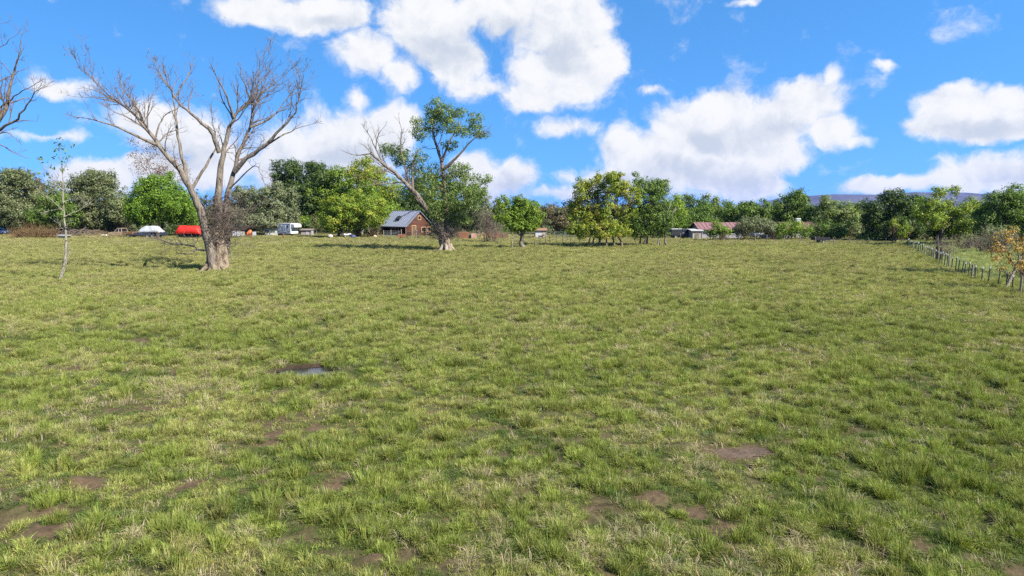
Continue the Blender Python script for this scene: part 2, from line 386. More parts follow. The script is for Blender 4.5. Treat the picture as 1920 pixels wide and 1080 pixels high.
t.links.new(at.outputs['Color'], mu.inputs['A']); t.links.new(cr.outputs['Color'], mu.inputs['B']); t.links.new(mu.outputs['Result'], b.inputs['Base Color'])
bp = t.nodes.new('ShaderNodeBump'); bp.inputs['Strength'].default_value = .8; bp.inputs['Distance'].default_value = .05
t.links.new(n1.outputs['Fac'], bp.inputs['Height']); t.links.new(bp.outputs[0], b.inputs['Normal'])
soil, green, dry = fields(gx, gy)
SOILC = np.array((.135, .092, .058)); THATCH = np.array((.125, .11, .055)); GREENC = np.array((.07, .085, .024))
base = THATCH[None] * (1 - green[:, None]) + GREENC[None] * green[:, None]
gc = (base * (1 - soil[:, None]) + SOILC[None] * soil[:, None]) * ALB
wet = np.clip(blob(gx, gy, PUD, 1.5, 1.2) * 2.5, 0, 1)[:, None]
gc = gc * (1 - wet) + np.array((.030, .020, .014)) * wet
ground = mesh_np('ground', np.stack([gx, gy, gz], 1), GF, gm, None, 'structure', True, gc)
# puddle water and mud
pw = bpy.data.materials.new('puddle_water'); pw.use_nodes = True; b = pw.node_tree.nodes['Principled BSDF']
b.inputs['Base Color'].default_value = (.02, .018, .02, 1); b.inputs['Roughness'].default_value = .04; b.inputs['Specular IOR Level'].default_value = .5; b.inputs['IOR'].default_value = 1.33
nz = pw.node_tree.nodes.new('ShaderNodeTexNoise'); nz.inputs['Scale'].default_value = 3
bp = pw.node_tree.nodes.new('ShaderNodeBump'); bp.inputs['Strength'].default_value = .03; pw.node_tree.links.new(nz.outputs['Fac'], bp.inputs['Height']); pw.node_tree.links.new(bp.outputs[0], b.inputs['Normal'])
def sheet(name, c, rx, ry, z, m, seed, label=None):
    k = 64; a = np.arange(k) / k * 2 * math.pi
    rr = .35 + 1.15 * fbm(np.cos(a) * 2.6 + seed, np.sin(a) * 2.6, .8, seed, 3)
    V = [(c[0], c[1], z)] + [(c[0] + math.cos(q) * rx * r, c[1] + math.sin(q) * ry * r, z) for q, r in zip(a, rr)]
    o = mesh_np(name, V, [(0, i + 1, (i + 1) % k + 1) for i in range(k)], m, None, 'structure')
    if label: o['label'] = label
    return o
sheet('puddle', PUD, 1.2, .95, -.115, pw, 4, 'small puddle of still water in a muddy hollow')
sheet('mud_patch', PUD2 + np.array((-.2, .05, 0)), 1.0, .46, -.052, MUD, 8, 'shallow slick of wet mud in the grass')

# ------------------------------------------------------------------ grass
def tuft(name, n, rad, hmin, hmax, lean, width, seed):
    g = np.random.default_rng(seed); V = []; F = []; C = []
    for i in range(n):
        a = g.uniform(0, 2 * math.pi); r = rad * math.sqrt(g.uniform()); bx, by = r * math.cos(a), r * math.sin(a)
        h = g.uniform(hmin, hmax) * (1.1 - .5 * r / rad); da = a + g.normal() * .9; ln = h * lean * g.uniform(.3, 1.3)
        wv = np.array((-math.sin(da + g.normal() * .6), math.cos(da + g.normal() * .6), 0)) * width * g.uniform(.6, 1.2)
        p0 = np.array((bx, by, -.03)); p1 = np.array((bx + math.cos(da) * ln * .35, by + math.sin(da) * ln * .35, h * .62))
        p2 = np.array((bx + math.cos(da) * ln, by + math.sin(da) * ln, h * (1 - .25 * lean)))
        k = len(V); V += [p0 - wv, p0 + wv, p1 + wv * .8, p1 - wv * .8, p2]
        F += [(k, k + 1, k + 2, k + 3), (k + 3, k + 2, k + 4)]
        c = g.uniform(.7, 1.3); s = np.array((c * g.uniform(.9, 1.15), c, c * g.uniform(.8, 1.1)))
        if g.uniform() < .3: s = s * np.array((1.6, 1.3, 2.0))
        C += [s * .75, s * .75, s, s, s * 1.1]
    me = bpy.data.meshes.new(name); me.from_pydata([tuple(v) for v in V], [], F)
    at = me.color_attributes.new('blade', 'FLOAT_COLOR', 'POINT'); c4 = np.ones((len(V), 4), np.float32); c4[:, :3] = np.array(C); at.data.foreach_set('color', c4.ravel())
    me.materials.append(GRASS)
    return bpy.data.objects.new(name, me)
pc = bpy.data.collections.new('grass_kinds')
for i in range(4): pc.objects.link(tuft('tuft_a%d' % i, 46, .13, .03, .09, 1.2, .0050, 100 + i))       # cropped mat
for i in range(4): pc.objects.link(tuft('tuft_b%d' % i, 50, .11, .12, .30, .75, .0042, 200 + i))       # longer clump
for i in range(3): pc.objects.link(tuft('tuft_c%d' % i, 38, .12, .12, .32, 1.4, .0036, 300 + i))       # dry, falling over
FE0, FE1, FE2 = P(1910, 550), P(1757, 493), P(1700, 462)   # the right-hand fence line
def right_of_fence(x, y):
    fx = np.interp(y, [0, FE0[1], FE1[1], FE2[1], 140], [FE0[0] - .42 * FE0[1], FE0[0], FE1[0], FE2[0], FE2[0] + 16])
    return x - fx
def grass_points():
    X = []; Y = []
    for y0 in np.arange(8, 150, 1.0):                      # cropped mat and scattered tufts
        dens = min(62.0, 800.0 / y0); half = .78 * (y0 + 1) + 9; n = int(dens * 2 * half)
        X.append(rng.uniform(-half, half, n)); Y.append(rng.uniform(y0, y0 + 1, n))
    x = np.concatenate(X); y = np.concatenate(Y); n0 = len(x)
    # tussocks: several long tufts leaning out from one root
    TX = []; TY = []
    for y0 in np.arange(8, 110, 1.0):
        dens = min(5.2, 190.0 / y0); half = .78 * (y0 + 1) + 9; n = int(dens * 2 * half)
        TX.append(rng.uniform(-half, half, n)); TY.append(rng.uniform(y0, y0 + 1, n))
    tx = np.concatenate(TX); ty = np.concatenate(TY)
    ts, tg, td = fields(tx, ty); keep = rng.uniform(size=len(tx)) < np.clip(.95 - ts * 1.3, .03, 1) * np.clip(.25 + 1.6 * (fbm(tx, ty, 2.6, 77, 3) - .25) + .35 * (tg - .4), .12, 1)
    tx, ty, tg = tx[keep], ty[keep], tg[keep]; m = len(tx); far_t = np.clip((ty - 20) / 60, 0, 1)
    tr = rng.uniform(.10, .27, m) * (1 + .9 * far_t); th = rng.uniform(.65, 1.55, m) * (.65 + .8 * fbm(tx, ty, 3.0, 79, 2)) * (1 + 1.1 * np.clip(tg - .62, 0, .4)); tb = rng.normal(size=m)
    k = 9; a = rng.uniform(0, 2 * math.pi, (m, k)); q = np.sqrt(rng.uniform(size=(m, k)))
    sx = (tx[:, None] + np.cos(a) * q * tr[:, None]).ravel(); sy = (ty[:, None] + np.sin(a) * q * tr[:, None]).ravel()
    x = np.concatenate([x, sx]); y = np.concatenate([y, sy]); ist = np.arange(len(x)) >= n0
    A_ = np.concatenate([np.zeros(n0), a.ravel()]); Q_ = np.concatenate([np.zeros(n0), q.ravel()])
    TH_ = np.concatenate([np.ones(n0), np.repeat(th, k)]); TB = np.concatenate([np.zeros(n0), np.repeat(tb, k)])
    soil, green, dry = fields(x, y); tuss = fbm(x, y, .55, 71, 3); cell = fbm(x, y, .42, 83, 2)
    hollow = np.clip((.50 - cell) * 5, 0, 1) * np.clip(1.4 - y / 50, 0, 1)
    keep = ist | ((rng.uniform(size=len(x)) > np.clip(soil - .05, 0, .94)) & (rng.uniform(size=len(x)) > hollow * .6))
    inw = np.maximum(blob(x, y, PUD, 1.3, 1.05), blob(x, y, PUD2 + np.array((-.2, .05, 0)), .75, .36)) > .12
    keep &= ~inw
    x, y, soil, green, dry, tuss, cell, ist, A_, Q_, TH_, TB = (v[keep] for v in (x, y, soil, green, dry, tuss, cell, ist, A_, Q_, TH_, TB))
    n = len(x); u = rng.uniform(size=n); rf = right_of_fence(x, y) > 0
    far = np.clip((y - 22) / 45, 0, 1)
    kind = np.where(ist | rf | (u < .10 + .25 * np.clip(tuss - .5, 0, 1)), 1, 0)
    pd = np.clip(dry * 1.25 - green * .5 - .16, .05, .8) * (.75 - .4 * far)
    kind = np.where(rng.uniform(size=n) < pd * np.where(ist, .55, 1.0), 2, kind)
    idx = np.where(kind == 0, rng.integers(0, 4, n), np.where(kind == 1, 4 + rng.integers(0, 4, n), 8 + rng.integers(0, 3, n)))
    s = 1 + np.clip((y - 14) / 75, 0, 1.6); s *= rng.uniform(.75, 1.3, n) * np.where(ist, .85, 1.0)
    sz = rng.uniform(.75, 1.2, n) * np.where(ist, TH_ * (1.15 - .35 * Q_), .6 + .7 * np.clip((cell - .3) * 1.9, 0, 1)) * (1 + np.clip((y - 14) / 260, 0, .4)) * np.where(rf, 1.5, 1)
    cg = np.array((.20, .265, .045)); cy = np.array((.35, .375, .105)); cd = np.array((.53, .47, .29)); ck = np.array((.080, .140, .028))
    m = np.clip(green * 1.1 + rng.normal(size=n) * .10 + TB * .14 - .12, 0, 1)[:, None]
    c = cy * (1 - m) + cg * m
    dk = (np.clip((.47 - tuss) * 3 + (green - .5) * 1.2, 0, .85) * ~ist)[:, None] * (kind != 2)[:, None]
    c = c * (1 - dk) + ck * dk
    c = np.where((kind == 2)[:, None], cd * rng.uniform(.55, 1.1, n)[:, None] * .6 + c * .4, c)
    band = fbm(x, y * .45, 7, 87, 3)
    farc = cy[None] * (.72 + .5 * (band[:, None] - .3)) * .80 + cd[None] * .13
    f = (far * np.clip(.25 + .6 * dry, 0, .8))[:, None]
    c = c * (1 - f) + farc * f
    c = np.where(rf[:, None] & (y > 55)[:, None], np.array((.31, .37, .13)) * rng.uniform(.85, 1.15, n)[:, None], c)
    c *= ((1 + rng.uniform(-.2, .2, n) * (1 - .5 * far)) * (1 + .12 * TB).clip(.6, 1.4) * ALB * 1.12)[:, None]
    z = hgt(x, y)
    tilt = np.where(ist, .08 + .42 * Q_, 0) + 0
    # lean outwards from the root of the tussock, otherwise at random
    ax = -np.sin(A_) * tilt * np.where(ist, 1, 0) + rng.normal(size=n) * .13; ay = np.cos(A_) * tilt * np.where(ist, 1, 0) + rng.normal(size=n) * .13
    rot = np.stack([ax, ay, np.where(ist, 0, rng.uniform(0, 2 * math.pi, n))], 1)
    return np.stack([x, y, z], 1), rot, np.stack([s, s, sz], 1), idx, c
gp, grot, gscl, gidx, gcol = grass_points()
me = bpy.data.meshes.new('pasture_grass'); me.vertices.add(len(gp)); me.vertices.foreach_set('co', gp.astype(np.float32).ravel())
def attr(nm, ty, data, key):
    a = me.attributes.new(nm, ty, 'POINT'); a.data.foreach_set(key, data.ravel())
attr('rot', 'FLOAT_VECTOR', grot.astype(np.float32), 'vector'); attr('scl', 'FLOAT_VECTOR', gscl.astype(np.float32), 'vector')
attr('idx', 'INT', gidx.astype(np.int32), 'value')
c4 = np.ones((len(gp), 4), np.float32); c4[:, :3] = gcol; attr('tint', 'FLOAT_COLOR', c4, 'color')
grass = bpy.data.objects.new('pasture_grass', me); COL.objects.link(grass)
tag(grass, 'grazed pasture grass, green and straw coloured tufts over the whole field', 'grass', kind='stuff')
ng = bpy.data.node_groups.new('scatter_grass', 'GeometryNodeTree')
ng.interface.new_socket('Geometry', in_out='INPUT', socket_type='NodeSocketGeometry'); ng.interface.new_socket('Geometry', in_out='OUTPUT', socket_type='NodeSocketGeometry')
gi = ng.nodes.new('NodeGroupInput'); go = ng.nodes.new('NodeGroupOutput')
m2p = ng.nodes.new('GeometryNodeMeshToPoints'); iop = ng.nodes.new('GeometryNodeInstanceOnPoints'); ci = ng.nodes.new('GeometryNodeCollectionInfo')
ci.inputs['Collection'].default_value = pc; ci.inputs['Separate Children'].default_value = True; ci.inputs['Reset Children'].default_value = True
def na(nm, ty):
    n = ng.nodes.new('GeometryNodeInputNamedAttribute'); n.data_type = ty; n.inputs['Name'].default_value = nm; return n.outputs['Attribute']
e2r = ng.nodes.new('FunctionNodeEulerToRotation')
K = ng.links.new
K(gi.outputs[0], m2p.inputs['Mesh']); K(m2p.outputs[0], iop.inputs['Points']); K(ci.outputs[0], iop.inputs['Instance']); iop.inputs['Pick Instance'].default_value = True
K(na('idx', 'INT'), iop.inputs['Instance Index']); K(na('rot', 'FLOAT_VECTOR'), e2r.inputs[0]); K(e2r.outputs[0], iop.inputs['Rotation']); K(na('scl', 'FLOAT_VECTOR'), iop.inputs['Scale'])
K(iop.outputs[0], go.inputs[0])
gmod = grass.modifiers.new('scatter', 'NODES'); gmod.node_group = ng

# ------------------------------------------------------------------ far land: mesa, far woods
mes_m = mat('mesa_rock_and_scrub', (.055, .05, .06), .95, .3, .004, .6, .02, color2=(.10, .09, .10))
def mesa():
    Y0 = 6200.0; prof = [(1380,388),(1440,385),(1490,380),(1520,372),(1545,365),(1565,364),(1600,364.5),(1650,365),(1700,362.5),(1712,360),(1760,361),(1810,361),(1850,364),(1880,370),(1920,376),(2000,381),(2100,388)]
    px = np.linspace(1380, 2100, 150); py = np.interp(px, [p[0] for p in prof], [p[1] for p in prof])
    rows = 22; V = []
    for j in range(rows):
        f = j / (rows - 1)
        for i, (a, b) in enumerate(zip(px, py)):
            top = A(a, b, Y0 + 900)
            hgt_ = max(top[2], 2.0)
            if f < .72: q = f / .72; y = Y0 - 1500 + 2200 * q; h = hgt_ * .80 * q ** 1.3                    # talus apron
            elif f < .80: y = Y0 + 700 + 60 * (f - .72) / .08; h = hgt_ * (.80 + .20 * (f - .72) / .08)  # cliff band
            else: y = Y0 + 760 + 3000 * (f - .80) / .2; h = hgt_ * 1.0                                   # flat top
            gul = (fbm(np.array(top[0]), np.array(y), 160, 91, 4) - .5)
            h += float(gul) * hgt_ * .45 * math.sin(min(f / .72, 1) * math.pi)
            V.append((top[0] * (y / (Y0 + 900)) * .5 + top[0] * .5, y + float(gul) * 300 * (f < .8), h - 3 * (f == 0)))
    n = len(px); ii = (np.arange(rows - 1)[:, None] * n + np.arange(n - 1)[None, :]).ravel()
    o = mesh_np('mesa_hill', V, np.stack([ii, ii + 1, ii + 1 + n, ii + n], 1), mes_m, None, 'structure', True)
    o['label'] = 'long flat-topped blue mesa on the right horizon'
mesa()

# ------------------------------------------------------------------ foliage and trees
def leaf_cards(cen, nor, size, col, name, parent, m=LEAF, kind='stuff', aspect=.62):
    """small pointed leaf faces, folded along the rib"""
    n = len(cen); r = rng.normal(size=(n, 3)); nor = nor / (np.linalg.norm(nor, axis=1)[:, None] + 1e-9)
    u = np.cross(nor, r); u /= np.linalg.norm(u, axis=1)[:, None] + 1e-9; v = np.cross(nor, u)
    s = (size * rng.uniform(.5, 1.5, n))[:, None]
    V = np.stack([cen - u * s * .5, cen + v * s * aspect * .5 + nor * s * .1, cen + u * s * .5, cen - v * s * aspect * .5 + nor * s * .1], 1).reshape(-1, 3)
    F = np.arange(n * 4).reshape(n, 4)
    return mesh_np(name, V, F, m, parent, kind, False, np.repeat(col, 4, 0))
PAL = {  # leaf colour, second colour, share of the second
 'olive': ((.165,.205,.080), (.24,.265,.125), .4), 'sage': ((.19,.225,.105), (.255,.28,.15), .4), 'green': ((.115,.20,.030), (.19,.28,.045), .4),
 'dark': ((.070,.125,.028), (.12,.18,.042), .35), 'bright': ((.165,.275,.025), (.25,.35,.035), .4), 'lime': ((.21,.32,.03), (.36,.40,.045), .3),
 'autumn': ((.23,.33,.035), (.42,.40,.05), .35), 'brown': ((.20,.155,.09), (.15,.165,.07), .4), 'cotton': ((.16,.235,.05), (.27,.32,.11), .35),
 'willow': ((.13,.24,.02), (.19,.31,.025), .45), 'orange': ((.55,.36,.08), (.38,.22,.07), .45), 'rust': ((.22,.12,.07), (.17,.11,.07), .4), 'grey': ((.25,.22,.18), (.20,.19,.14), .4),
}
def foliage(lobes, pal, size, k, clump=.9, sparse=0.0, droop=0.0):
    """leaves in clumps through lobes [(centre, rx, ry, rz)] -> centres, normals, colours"""
    c1, c2, sh = PAL[pal]; c1 = np.array(c1) * ALB; c2 = np.array(c2) * ALB
    C = []; Nn = []; Cc = []
    for cen, rx, ry, rz in lobes:
        area = 4 * math.pi * ((rx * rz + rx * ry + ry * rz) / 3)
        n = int(k * 1.55 * area / (size * size)); ncl = max(6, int(area / (clump * clump) * .85 * (1 - sparse)))
        d = rng.normal(size=(ncl, 3)); d /= np.linalg.norm(d, axis=1)[:, None]
        rr = rng.uniform(.35, 1.06, ncl) ** .7
        cc = d * rr[:, None] * np.array((rx, ry, rz)); cr_ = clump * rng.uniform(.4, .95, ncl)
        wt = cr_ ** 2; wt /= wt.sum(); pick = rng.choice(ncl, n, p=wt)
        g = rng.normal(size=(n, 3)); g *= (rng.uniform(.15, 1, n) ** .5 / (np.linalg.norm(g, axis=1) + 1e-9))[:, None]; g *= np.where(rng.uniform(size=n) < .12, 1.6, 1.0)[:, None]; g[:, 2] *= .8
        p = cc[pick] + g * cr_[pick][:, None]
        if droop: p[:, 2] -= droop * np.abs(rng.normal(size=n)) * cr_[pick]
        gn = g / (np.linalg.norm(g, axis=1)[:, None] + 1e-9); nor = gn * .8 + d[pick] * .45 + rng.normal(size=(n, 3)) * .38 + np.array((0, 0, .3))
        tint = np.where(rng.uniform(size=ncl) < sh, 1.0, 0.0)[pick] * .8 + rng.uniform(0, .3, n)
        col = c1 * (1 - tint[:, None]) + c2 * tint[:, None]
        col = col * (rng.uniform(.8, 1.22, ncl)[pick] * rng.uniform(.75, 1.28, n))[:, None]
        C.append(np.asarray(cen) + p); Nn.append(nor); Cc.append(col)
    C = np.concatenate(C); Nn = np.concatenate(Nn); Cc = np.concatenate(Cc)
    ok = C[:, 2] > .12
    return C[ok], Nn[ok], Cc[ok]
def wander(a, b, n, amp):
    """slightly crooked path"""
    a = np.asarray(a, float); b = np.asarray(b, float); t = np.linspace(0, 1, n)[:, None]
    p = a + (b - a) * t; ln = np.linalg.norm(b - a)
    p[1:-1] += rng.normal(size=(n - 2, 3)) * amp * ln
    return p
def grow(parents, levels, up=.3):
    """side branches: levels = [(spacing, length share, spread, points)], parents = [(pts, rad)] -> list per level"""
    out = []
    for lv_ in levels:
        spacing, lsh, spread, npts, tmin = lv_[:5]; cap_ = lv_[5] if len(lv_) > 5 else 3.2
        kids = []
        for pts, rad in parents:
            pts = np.asarray(pts); seg = np.linalg.norm(np.diff(pts, axis=0), axis=1); cum = np.concatenate([[0], np.cumsum(seg)]); ln = cum[-1]
            k = max(1, int(ln / spacing * rng.uniform(.8, 1.2)))
            rad = np.broadcast_to(rad, (len(pts),))
            for t in rng.uniform(tmin, 1.0, k):
                d = t * ln; base = np.array([np.interp(d, cum, pts[:, i]) for i in range(3)])
                j = min(np.searchsorted(cum, d), len(pts) - 1); j = max(j, 1)
                tan = pts[j] - pts[j - 1]; tan = tan / (np.linalg.norm(tan) + 1e-9)
                dr = tan * .75 + rng.normal(size=3) * spread + np.array((0, 0, up)); dr /= np.linalg.norm(dr)
                L_ = ln * lsh * rng.uniform(.5, 1.35) * (1.2 - .75 * t); L_ = min(max(L_, .35), cap_ * rng.uniform(.7, 1.1))
                q = [base]; st = L_ / (npts - 1)
                for _ in range(npts - 1):
                    dr = dr + rng.normal(size=3) * .2 + np.array((0, 0, up * .22)); dr /= np.linalg.norm(dr); q.append(q[-1] + dr * st)
                r0 = min(np.interp(d, cum, rad) * .6, .019 * L_ + .011)
                kids.append((np.array(q), np.linspace(max(r0, .013), .0075, npts)))
        out.append(kids); parents = kids
    return out
def tree(name, label, base, Y, lobes, pal, size=.32, k=1.5, trunk=.25, bark=BARK_BROWN, clump=1.1, group=None, sparse=0., cat='tree', stems=None, depth=.85, bare=0, droop=0., tops=True):
    """base: photo column of the foot; Y: distance; lobes: (px,py,rx,ry) in photo pixels at that distance"""
    foot = A(base, 400, Y); foot[2] = float(hgt(foot[0], foot[1])) - .05
    root = empty(name, foot, label, cat, group)
    m = Y / FPX; LB = []; SL = []
    for i, l in enumerate(lobes):
        c = A(l[0], l[1], Y); rx = l[2] * m * 1.08; rz = l[3] * m * 1.08
        c[1] += rng.uniform(-.35, .35) * rx
        LB.append((c, rx, max(rx, rz) * depth, rz))
        for _ in range(3):
            d3 = rng.normal(size=3); d3 /= np.linalg.norm(d3); d3[2] = d3[2] * .8 + .2; f3 = rng.uniform(.22, .42); SL.append((c + d3 * np.array((rx, max(rx, rz) * depth, rz)) * rng.uniform(.85, 1.12), rx * f3, rx * f3, rz * f3 * rng.uniform(.8, 1.4)))
    C, Nn, Cc = foliage([(c, rx * .93, ry * .93, rz * .93) for c, rx, ry, rz in LB] + SL, pal, size, k, clump, sparse, droop)
    leaf_cards(C, Nn, np.full(len(C), size), Cc, 'crown', root)
    segs = []; top = max(c[2] + rz * .3 for c, _, _, rz in LB); cx = np.mean([c[0] for c, *_ in LB])
    st = stems or [(0, 1)]
    for dx, f in st:
        f0 = foot + np.array((dx, rng.uniform(-.6, .6) * (dx != 0), 0)); hh = f0.copy(); hh[0] += (cx - f0[0]) * .35; hh[2] = min(c[2] - rz * .25 for c, _, _, rz in LB) * .5 + .5 * foot[2] + .25 * top
        p = wander(f0, hh, 6, .03); r = np.linspace(trunk * 1.25, trunk * .7, 6) * f; r[0] *= 1.35
        segs.append((p, r))
        for c, rx, ry, rz in LB:
            e = c + rng.normal(size=3) * np.array((rx, ry, rz)) * .2
            s0 = p[rng.integers(3, 6)]
            segs.append((wander(s0, e, 6, .05), np.linspace(trunk * .45, .04, 6) * f))
    tubes_mesh('trunk', segs, bark, root, 7)
    if tops or bare:
        kid = grow(segs[1:], [(1.2, .4, .5, 4, .35)] + ([(.6, .45, .5, 4, .2)] if bare else []))
        tubes_mesh('twigs', sum(kid, []), TWIG_GREY if bare else bark, root, 3, 'stuff')
    return root
def bush(name, label, base, Y, lobes, pal, size=.25, k=1.0, twigs=40, twigmat=TWIG_BROWN, cat='bush', group=None, clump=.6):
    foot = A(base, 400, Y); foot[2] = float(hgt(foot[0], foot[1])) - .04
    root = empty(name, foot, label, cat, group); m = Y / FPX
    LB = [(A(l[0], l[1], Y) + np.array((0, rng.uniform(-.5, .5), 0)), l[2] * m, l[2] * m * .8, l[3] * m) for l in lobes]
    if k > 0:
        C, Nn, Cc = foliage(LB, pal, size, k, clump)
        leaf_cards(C, Nn, np.full(len(C), size), Cc, 'leaves', root)
    segs = []
    for c, rx, ry, rz in LB:
        for _ in range(twigs):
            e = c + rng.normal(size=3) * np.array((rx, ry, rz)) * .55; e[2] = max(e[2], foot[2] + .15); s0 = np.array((c[0] + (e[0] - c[0]) * .35 + rng.normal() * rx * .1, c[1] + (e[1] - c[1]) * .35, foot[2]))
            segs.append((wander(s0, e, 5, .06), np.linspace(.035, .012, 5)))
    kid = grow(segs, [(.55, .4, .55, 4, .3)])
    tubes_mesh('stems', segs + kid[0], twigmat, root, 3, 'stuff')
    return root

# far woods that read as one mass behind the single trees
def far_woods():
    LB = []
    for px in range(-260, 2200, 26):
        top = np.interp(px, [-260, 0, 240, 440, 560, 720, 900, 1080, 1350, 1500, 1900, 2200], [345, 350, 362, 368, 350, 355, 380, 386, 386, 388, 384, 385]) + rng.uniform(-7, 7)
        Y = 205 + rng.uniform(-12, 12); m = Y / FPX; bot = 425; c = A(px, (top + bot) / 2, Y)
        LB.append((c, 24 * m, 18 * m, (bot - top) / 2 * m))
    C, Nn, Cc = foliage(LB, 'dark', .8, 1.3, 1.8)
    o = leaf_cards(C, Nn, np.full(len(C), .8), Cc, 'far_woods', None)
    tag(o, 'dark unbroken belt of distant woods behind the nearer trees', 'woods', kind='stuff')
far_woods()

G_L = 'trees along the left back of the pasture'; G_R = 'trees along the right back of the pasture'
tree('russian_olive_tree', 'grey-green bushy tree at the left edge with dark flat top', 10, 150, [(-10,350,45,34),(30,372,45,42),(-20,395,50,34),(22,332,20,12),(45,400,36,30)], 'olive', k=1.7, group=G_L)
tree('brown_topped_tree', 'grey-green tree with a reddish brown dying top near the left edge', 62, 158, [(58,345,26,22),(75,372,34,30)], 'brown', k=1.1, group=G_L, bare=1)
tree('small_green_tree', 'low fresh green tree between two grey-green trees at left', 105, 146, [(105,385,32,26),(90,405,30,22),(125,402,30,24)], 'green', k=1.3, group=G_L)
tree('russian_olive_tree', 'broad domed grey-green tree left of the bright willow', 175, 152, [(165,352,42,32),(205,372,42,34),(150,385,38,36),(190,405,50,28),(175,333,25,14),(228,395,24,26)], 'olive', k=1.7, group=G_L)
bush('bare_thicket', 'dark leafless thicket above the old tan pickup', 215, 153, [(205,400,22,26),(232,405,20,24)], 'brown', k=.35, twigs=60, twigmat=BARK_DARK, group=G_L)
tree('willow_tree', 'bright green dome-shaped willow over the red tarp', 305, 143, [(300,358,42,30),(275,378,36,34),(335,380,36,34),(305,390,55,28),(290,340,24,14),(345,402,24,18),(262,400,22,20)], 'willow', size=.30, k=2.0, clump=.9, droop=.7, group=G_L, trunk=.3)
tree('brown_leaved_tree', 'thin tree with sparse rust-brown dead leaves behind the big bare tree', 300, 158, [(268,290,30,26),(300,305,36,30),(330,330,34,24),(275,320,30,20)], 'rust', size=.22, k=.16, clump=.8, group=G_L, bare=1, trunk=.14, bark=BARK_GREY)
tree('russian_olive_tree', 'silvery grey-green tree behind the white horse trailer', 500, 150, [(490,372,40,26),(465,392,36,30),(520,390,40,32),(500,410,60,18),(545,408,22,18),(440,400,20,25)], 'sage', k=1.7, group=G_L)
tree('cottonwood_tree', 'tall dark green cottonwood, highest at centre left of the barn', 570, 172, [(540,322,28,28),(570,340,42,36),(600,350,40,34),(530,350,22,24),(580,375,50,36),(560,405,50,26),(600,322,24,14)], 'dark', size=.38, k=1.7, trunk=.4, group=G_L)
tree('cottonwood_tree', 'rounded mid green cottonwood between dark tree and leaning tree', 660, 170, [(635,345,44,28),(680,360,42,34),(650,385,52,34),(610,365,34,32),(705,385,34,30),(590,395,36,28),(640,415,60,20)], 'bright', size=.38, k=1.7, trunk=.35, group=G_L)
tree('yellow_green_tree', 'bright yellow-green tree on two dark trunks before the horse shed', 634, 136, [(640,385,26,20),(615,402,20,26),(655,392,32,26),(630,415,28,18),(692,388,28,22),(700,408,26,18),(660,418,28,14)], 'lime', size=.28, k=1.7, stems=[(-.2,1),(.9,.9)], trunk=.26, bark=BARK_DARK, group=G_L)
tree('pale_trunked_tree', 'green tree with one pale trunk just left of the log cabin', 676, 150, [(690,372,36,26),(720,395,30,22),(668,392,28,18)], 'bright', size=.3, k=1.4, trunk=.3, bark=BARK_PALE, group=G_L)
tree('olive_leaved_tree', 'tree with dull olive and reddish leaves behind the leaning tree', 690, 160, [(680,315,24,20),(700,335,26,22),(665,325,14,14),(725,350,28,24)], 'autumn', size=.33, k=1.2, group=G_L)
tree('cottonwood_tree', 'dark green tree directly behind the log cabin roof', 775, 168, [(745,375,36,30),(785,368,36,34),(820,380,38,36),(770,400,50,24),(850,400,36,28)], 'dark', size=.36, k=1.6, trunk=.35, group=G_L)
tree('grey_green_tree', 'small grey-green tree behind the right side of the leaning tree', 895, 140, [(880,385,24,26),(905,400,24,26),(925,415,20,18),(870,415,26,20),(850,405,22,22)], 'sage', size=.3, k=1.2, group=G_L, bare=1)
bush('grey_brush', 'bare grey brush right of the leaning tree', 915, 118, [(912,400,16,26),(925,418,16,16)], 'grey', k=.03, twigs=26, twigmat=TWIG_GREY, group='brush along the pasture edge')
tree('small_cottonwood_tree', 'small rounded bright green tree on a short speckled trunk', 980, 98, [(955,395,24,24),(985,400,26,26),(960,415,26,20),(1000,410,16,22),(975,380,20,12),(992,388,16,16),(980,425,30,10)], 'bright', size=.2, k=1.7, trunk=.28, clump=.6, bark=BARK_GREY)
tree('dark_bushy_tree', 'dull brownish green bushy tree between small green tree and tall clump', 1040, 150, [(1035,398,26,18),(1050,412,32,18),(1020,410,22,20),(1070,405,20,22)], 'brown', size=.33, k=1.5, group=G_R)
tree('cottonwood_clump', 'tall yellow-green clump of stems, the left one of the pair', 1128, 103, [(1090,355,16,24),(1120,352,24,24),(1145,348,24,22),(1105,385,30,28),(1140,395,26,28),(1090,410,22,22),(1120,428,42,18),(1085,430,20,14),(1160,432,26,16),(1165,352,18,18),(1185,365,16,22),(1175,400,20,14),(1150,335,16,12)], 'autumn', size=.21, k=1.75, clump=.65, stems=[(-1.4,.8),(-.3,1),(.7,.8),(2.0,.9),(3.2,.9),(-2.0,.6)], trunk=.14, bark=BARK_BROWN, depth=.7)
tree('cottonwood_clump', 'tall darker green clump of stems, the right one of the pair', 1212, 106, [(1205,350,18,18),(1225,352,20,18),(1245,350,12,16),(1215,385,32,30),(1240,385,22,30),(1205,418,36,22),(1240,415,24,22),(1185,412,20,22),(1200,435,24,12),(1232,434,22,12)], 'green', size=.21, k=1.5, clump=.65, stems=[(-.9,.8),(.2,1),(2.3,.7),(3.4,.9),(-.2,.7)], trunk=.14, bark=BARK_BROWN, depth=.7)
tree('pale_green_tree', 'pale loose green tree just right of the two tall clumps', 1262, 132, [(1262,385,18,20),(1270,405,20,22),(1250,408,16,20)], 'bright', size=.26, k=1.0, group=G_R)
tree('dark_back_tree', 'dark green tree above the parked dark pickup', 1300, 160, [(1290,385,26,20),(1275,405,26,20),(1305,410,34,22),(1290,420,34,14)], 'dark', size=.36, k=1.6, group=G_R)
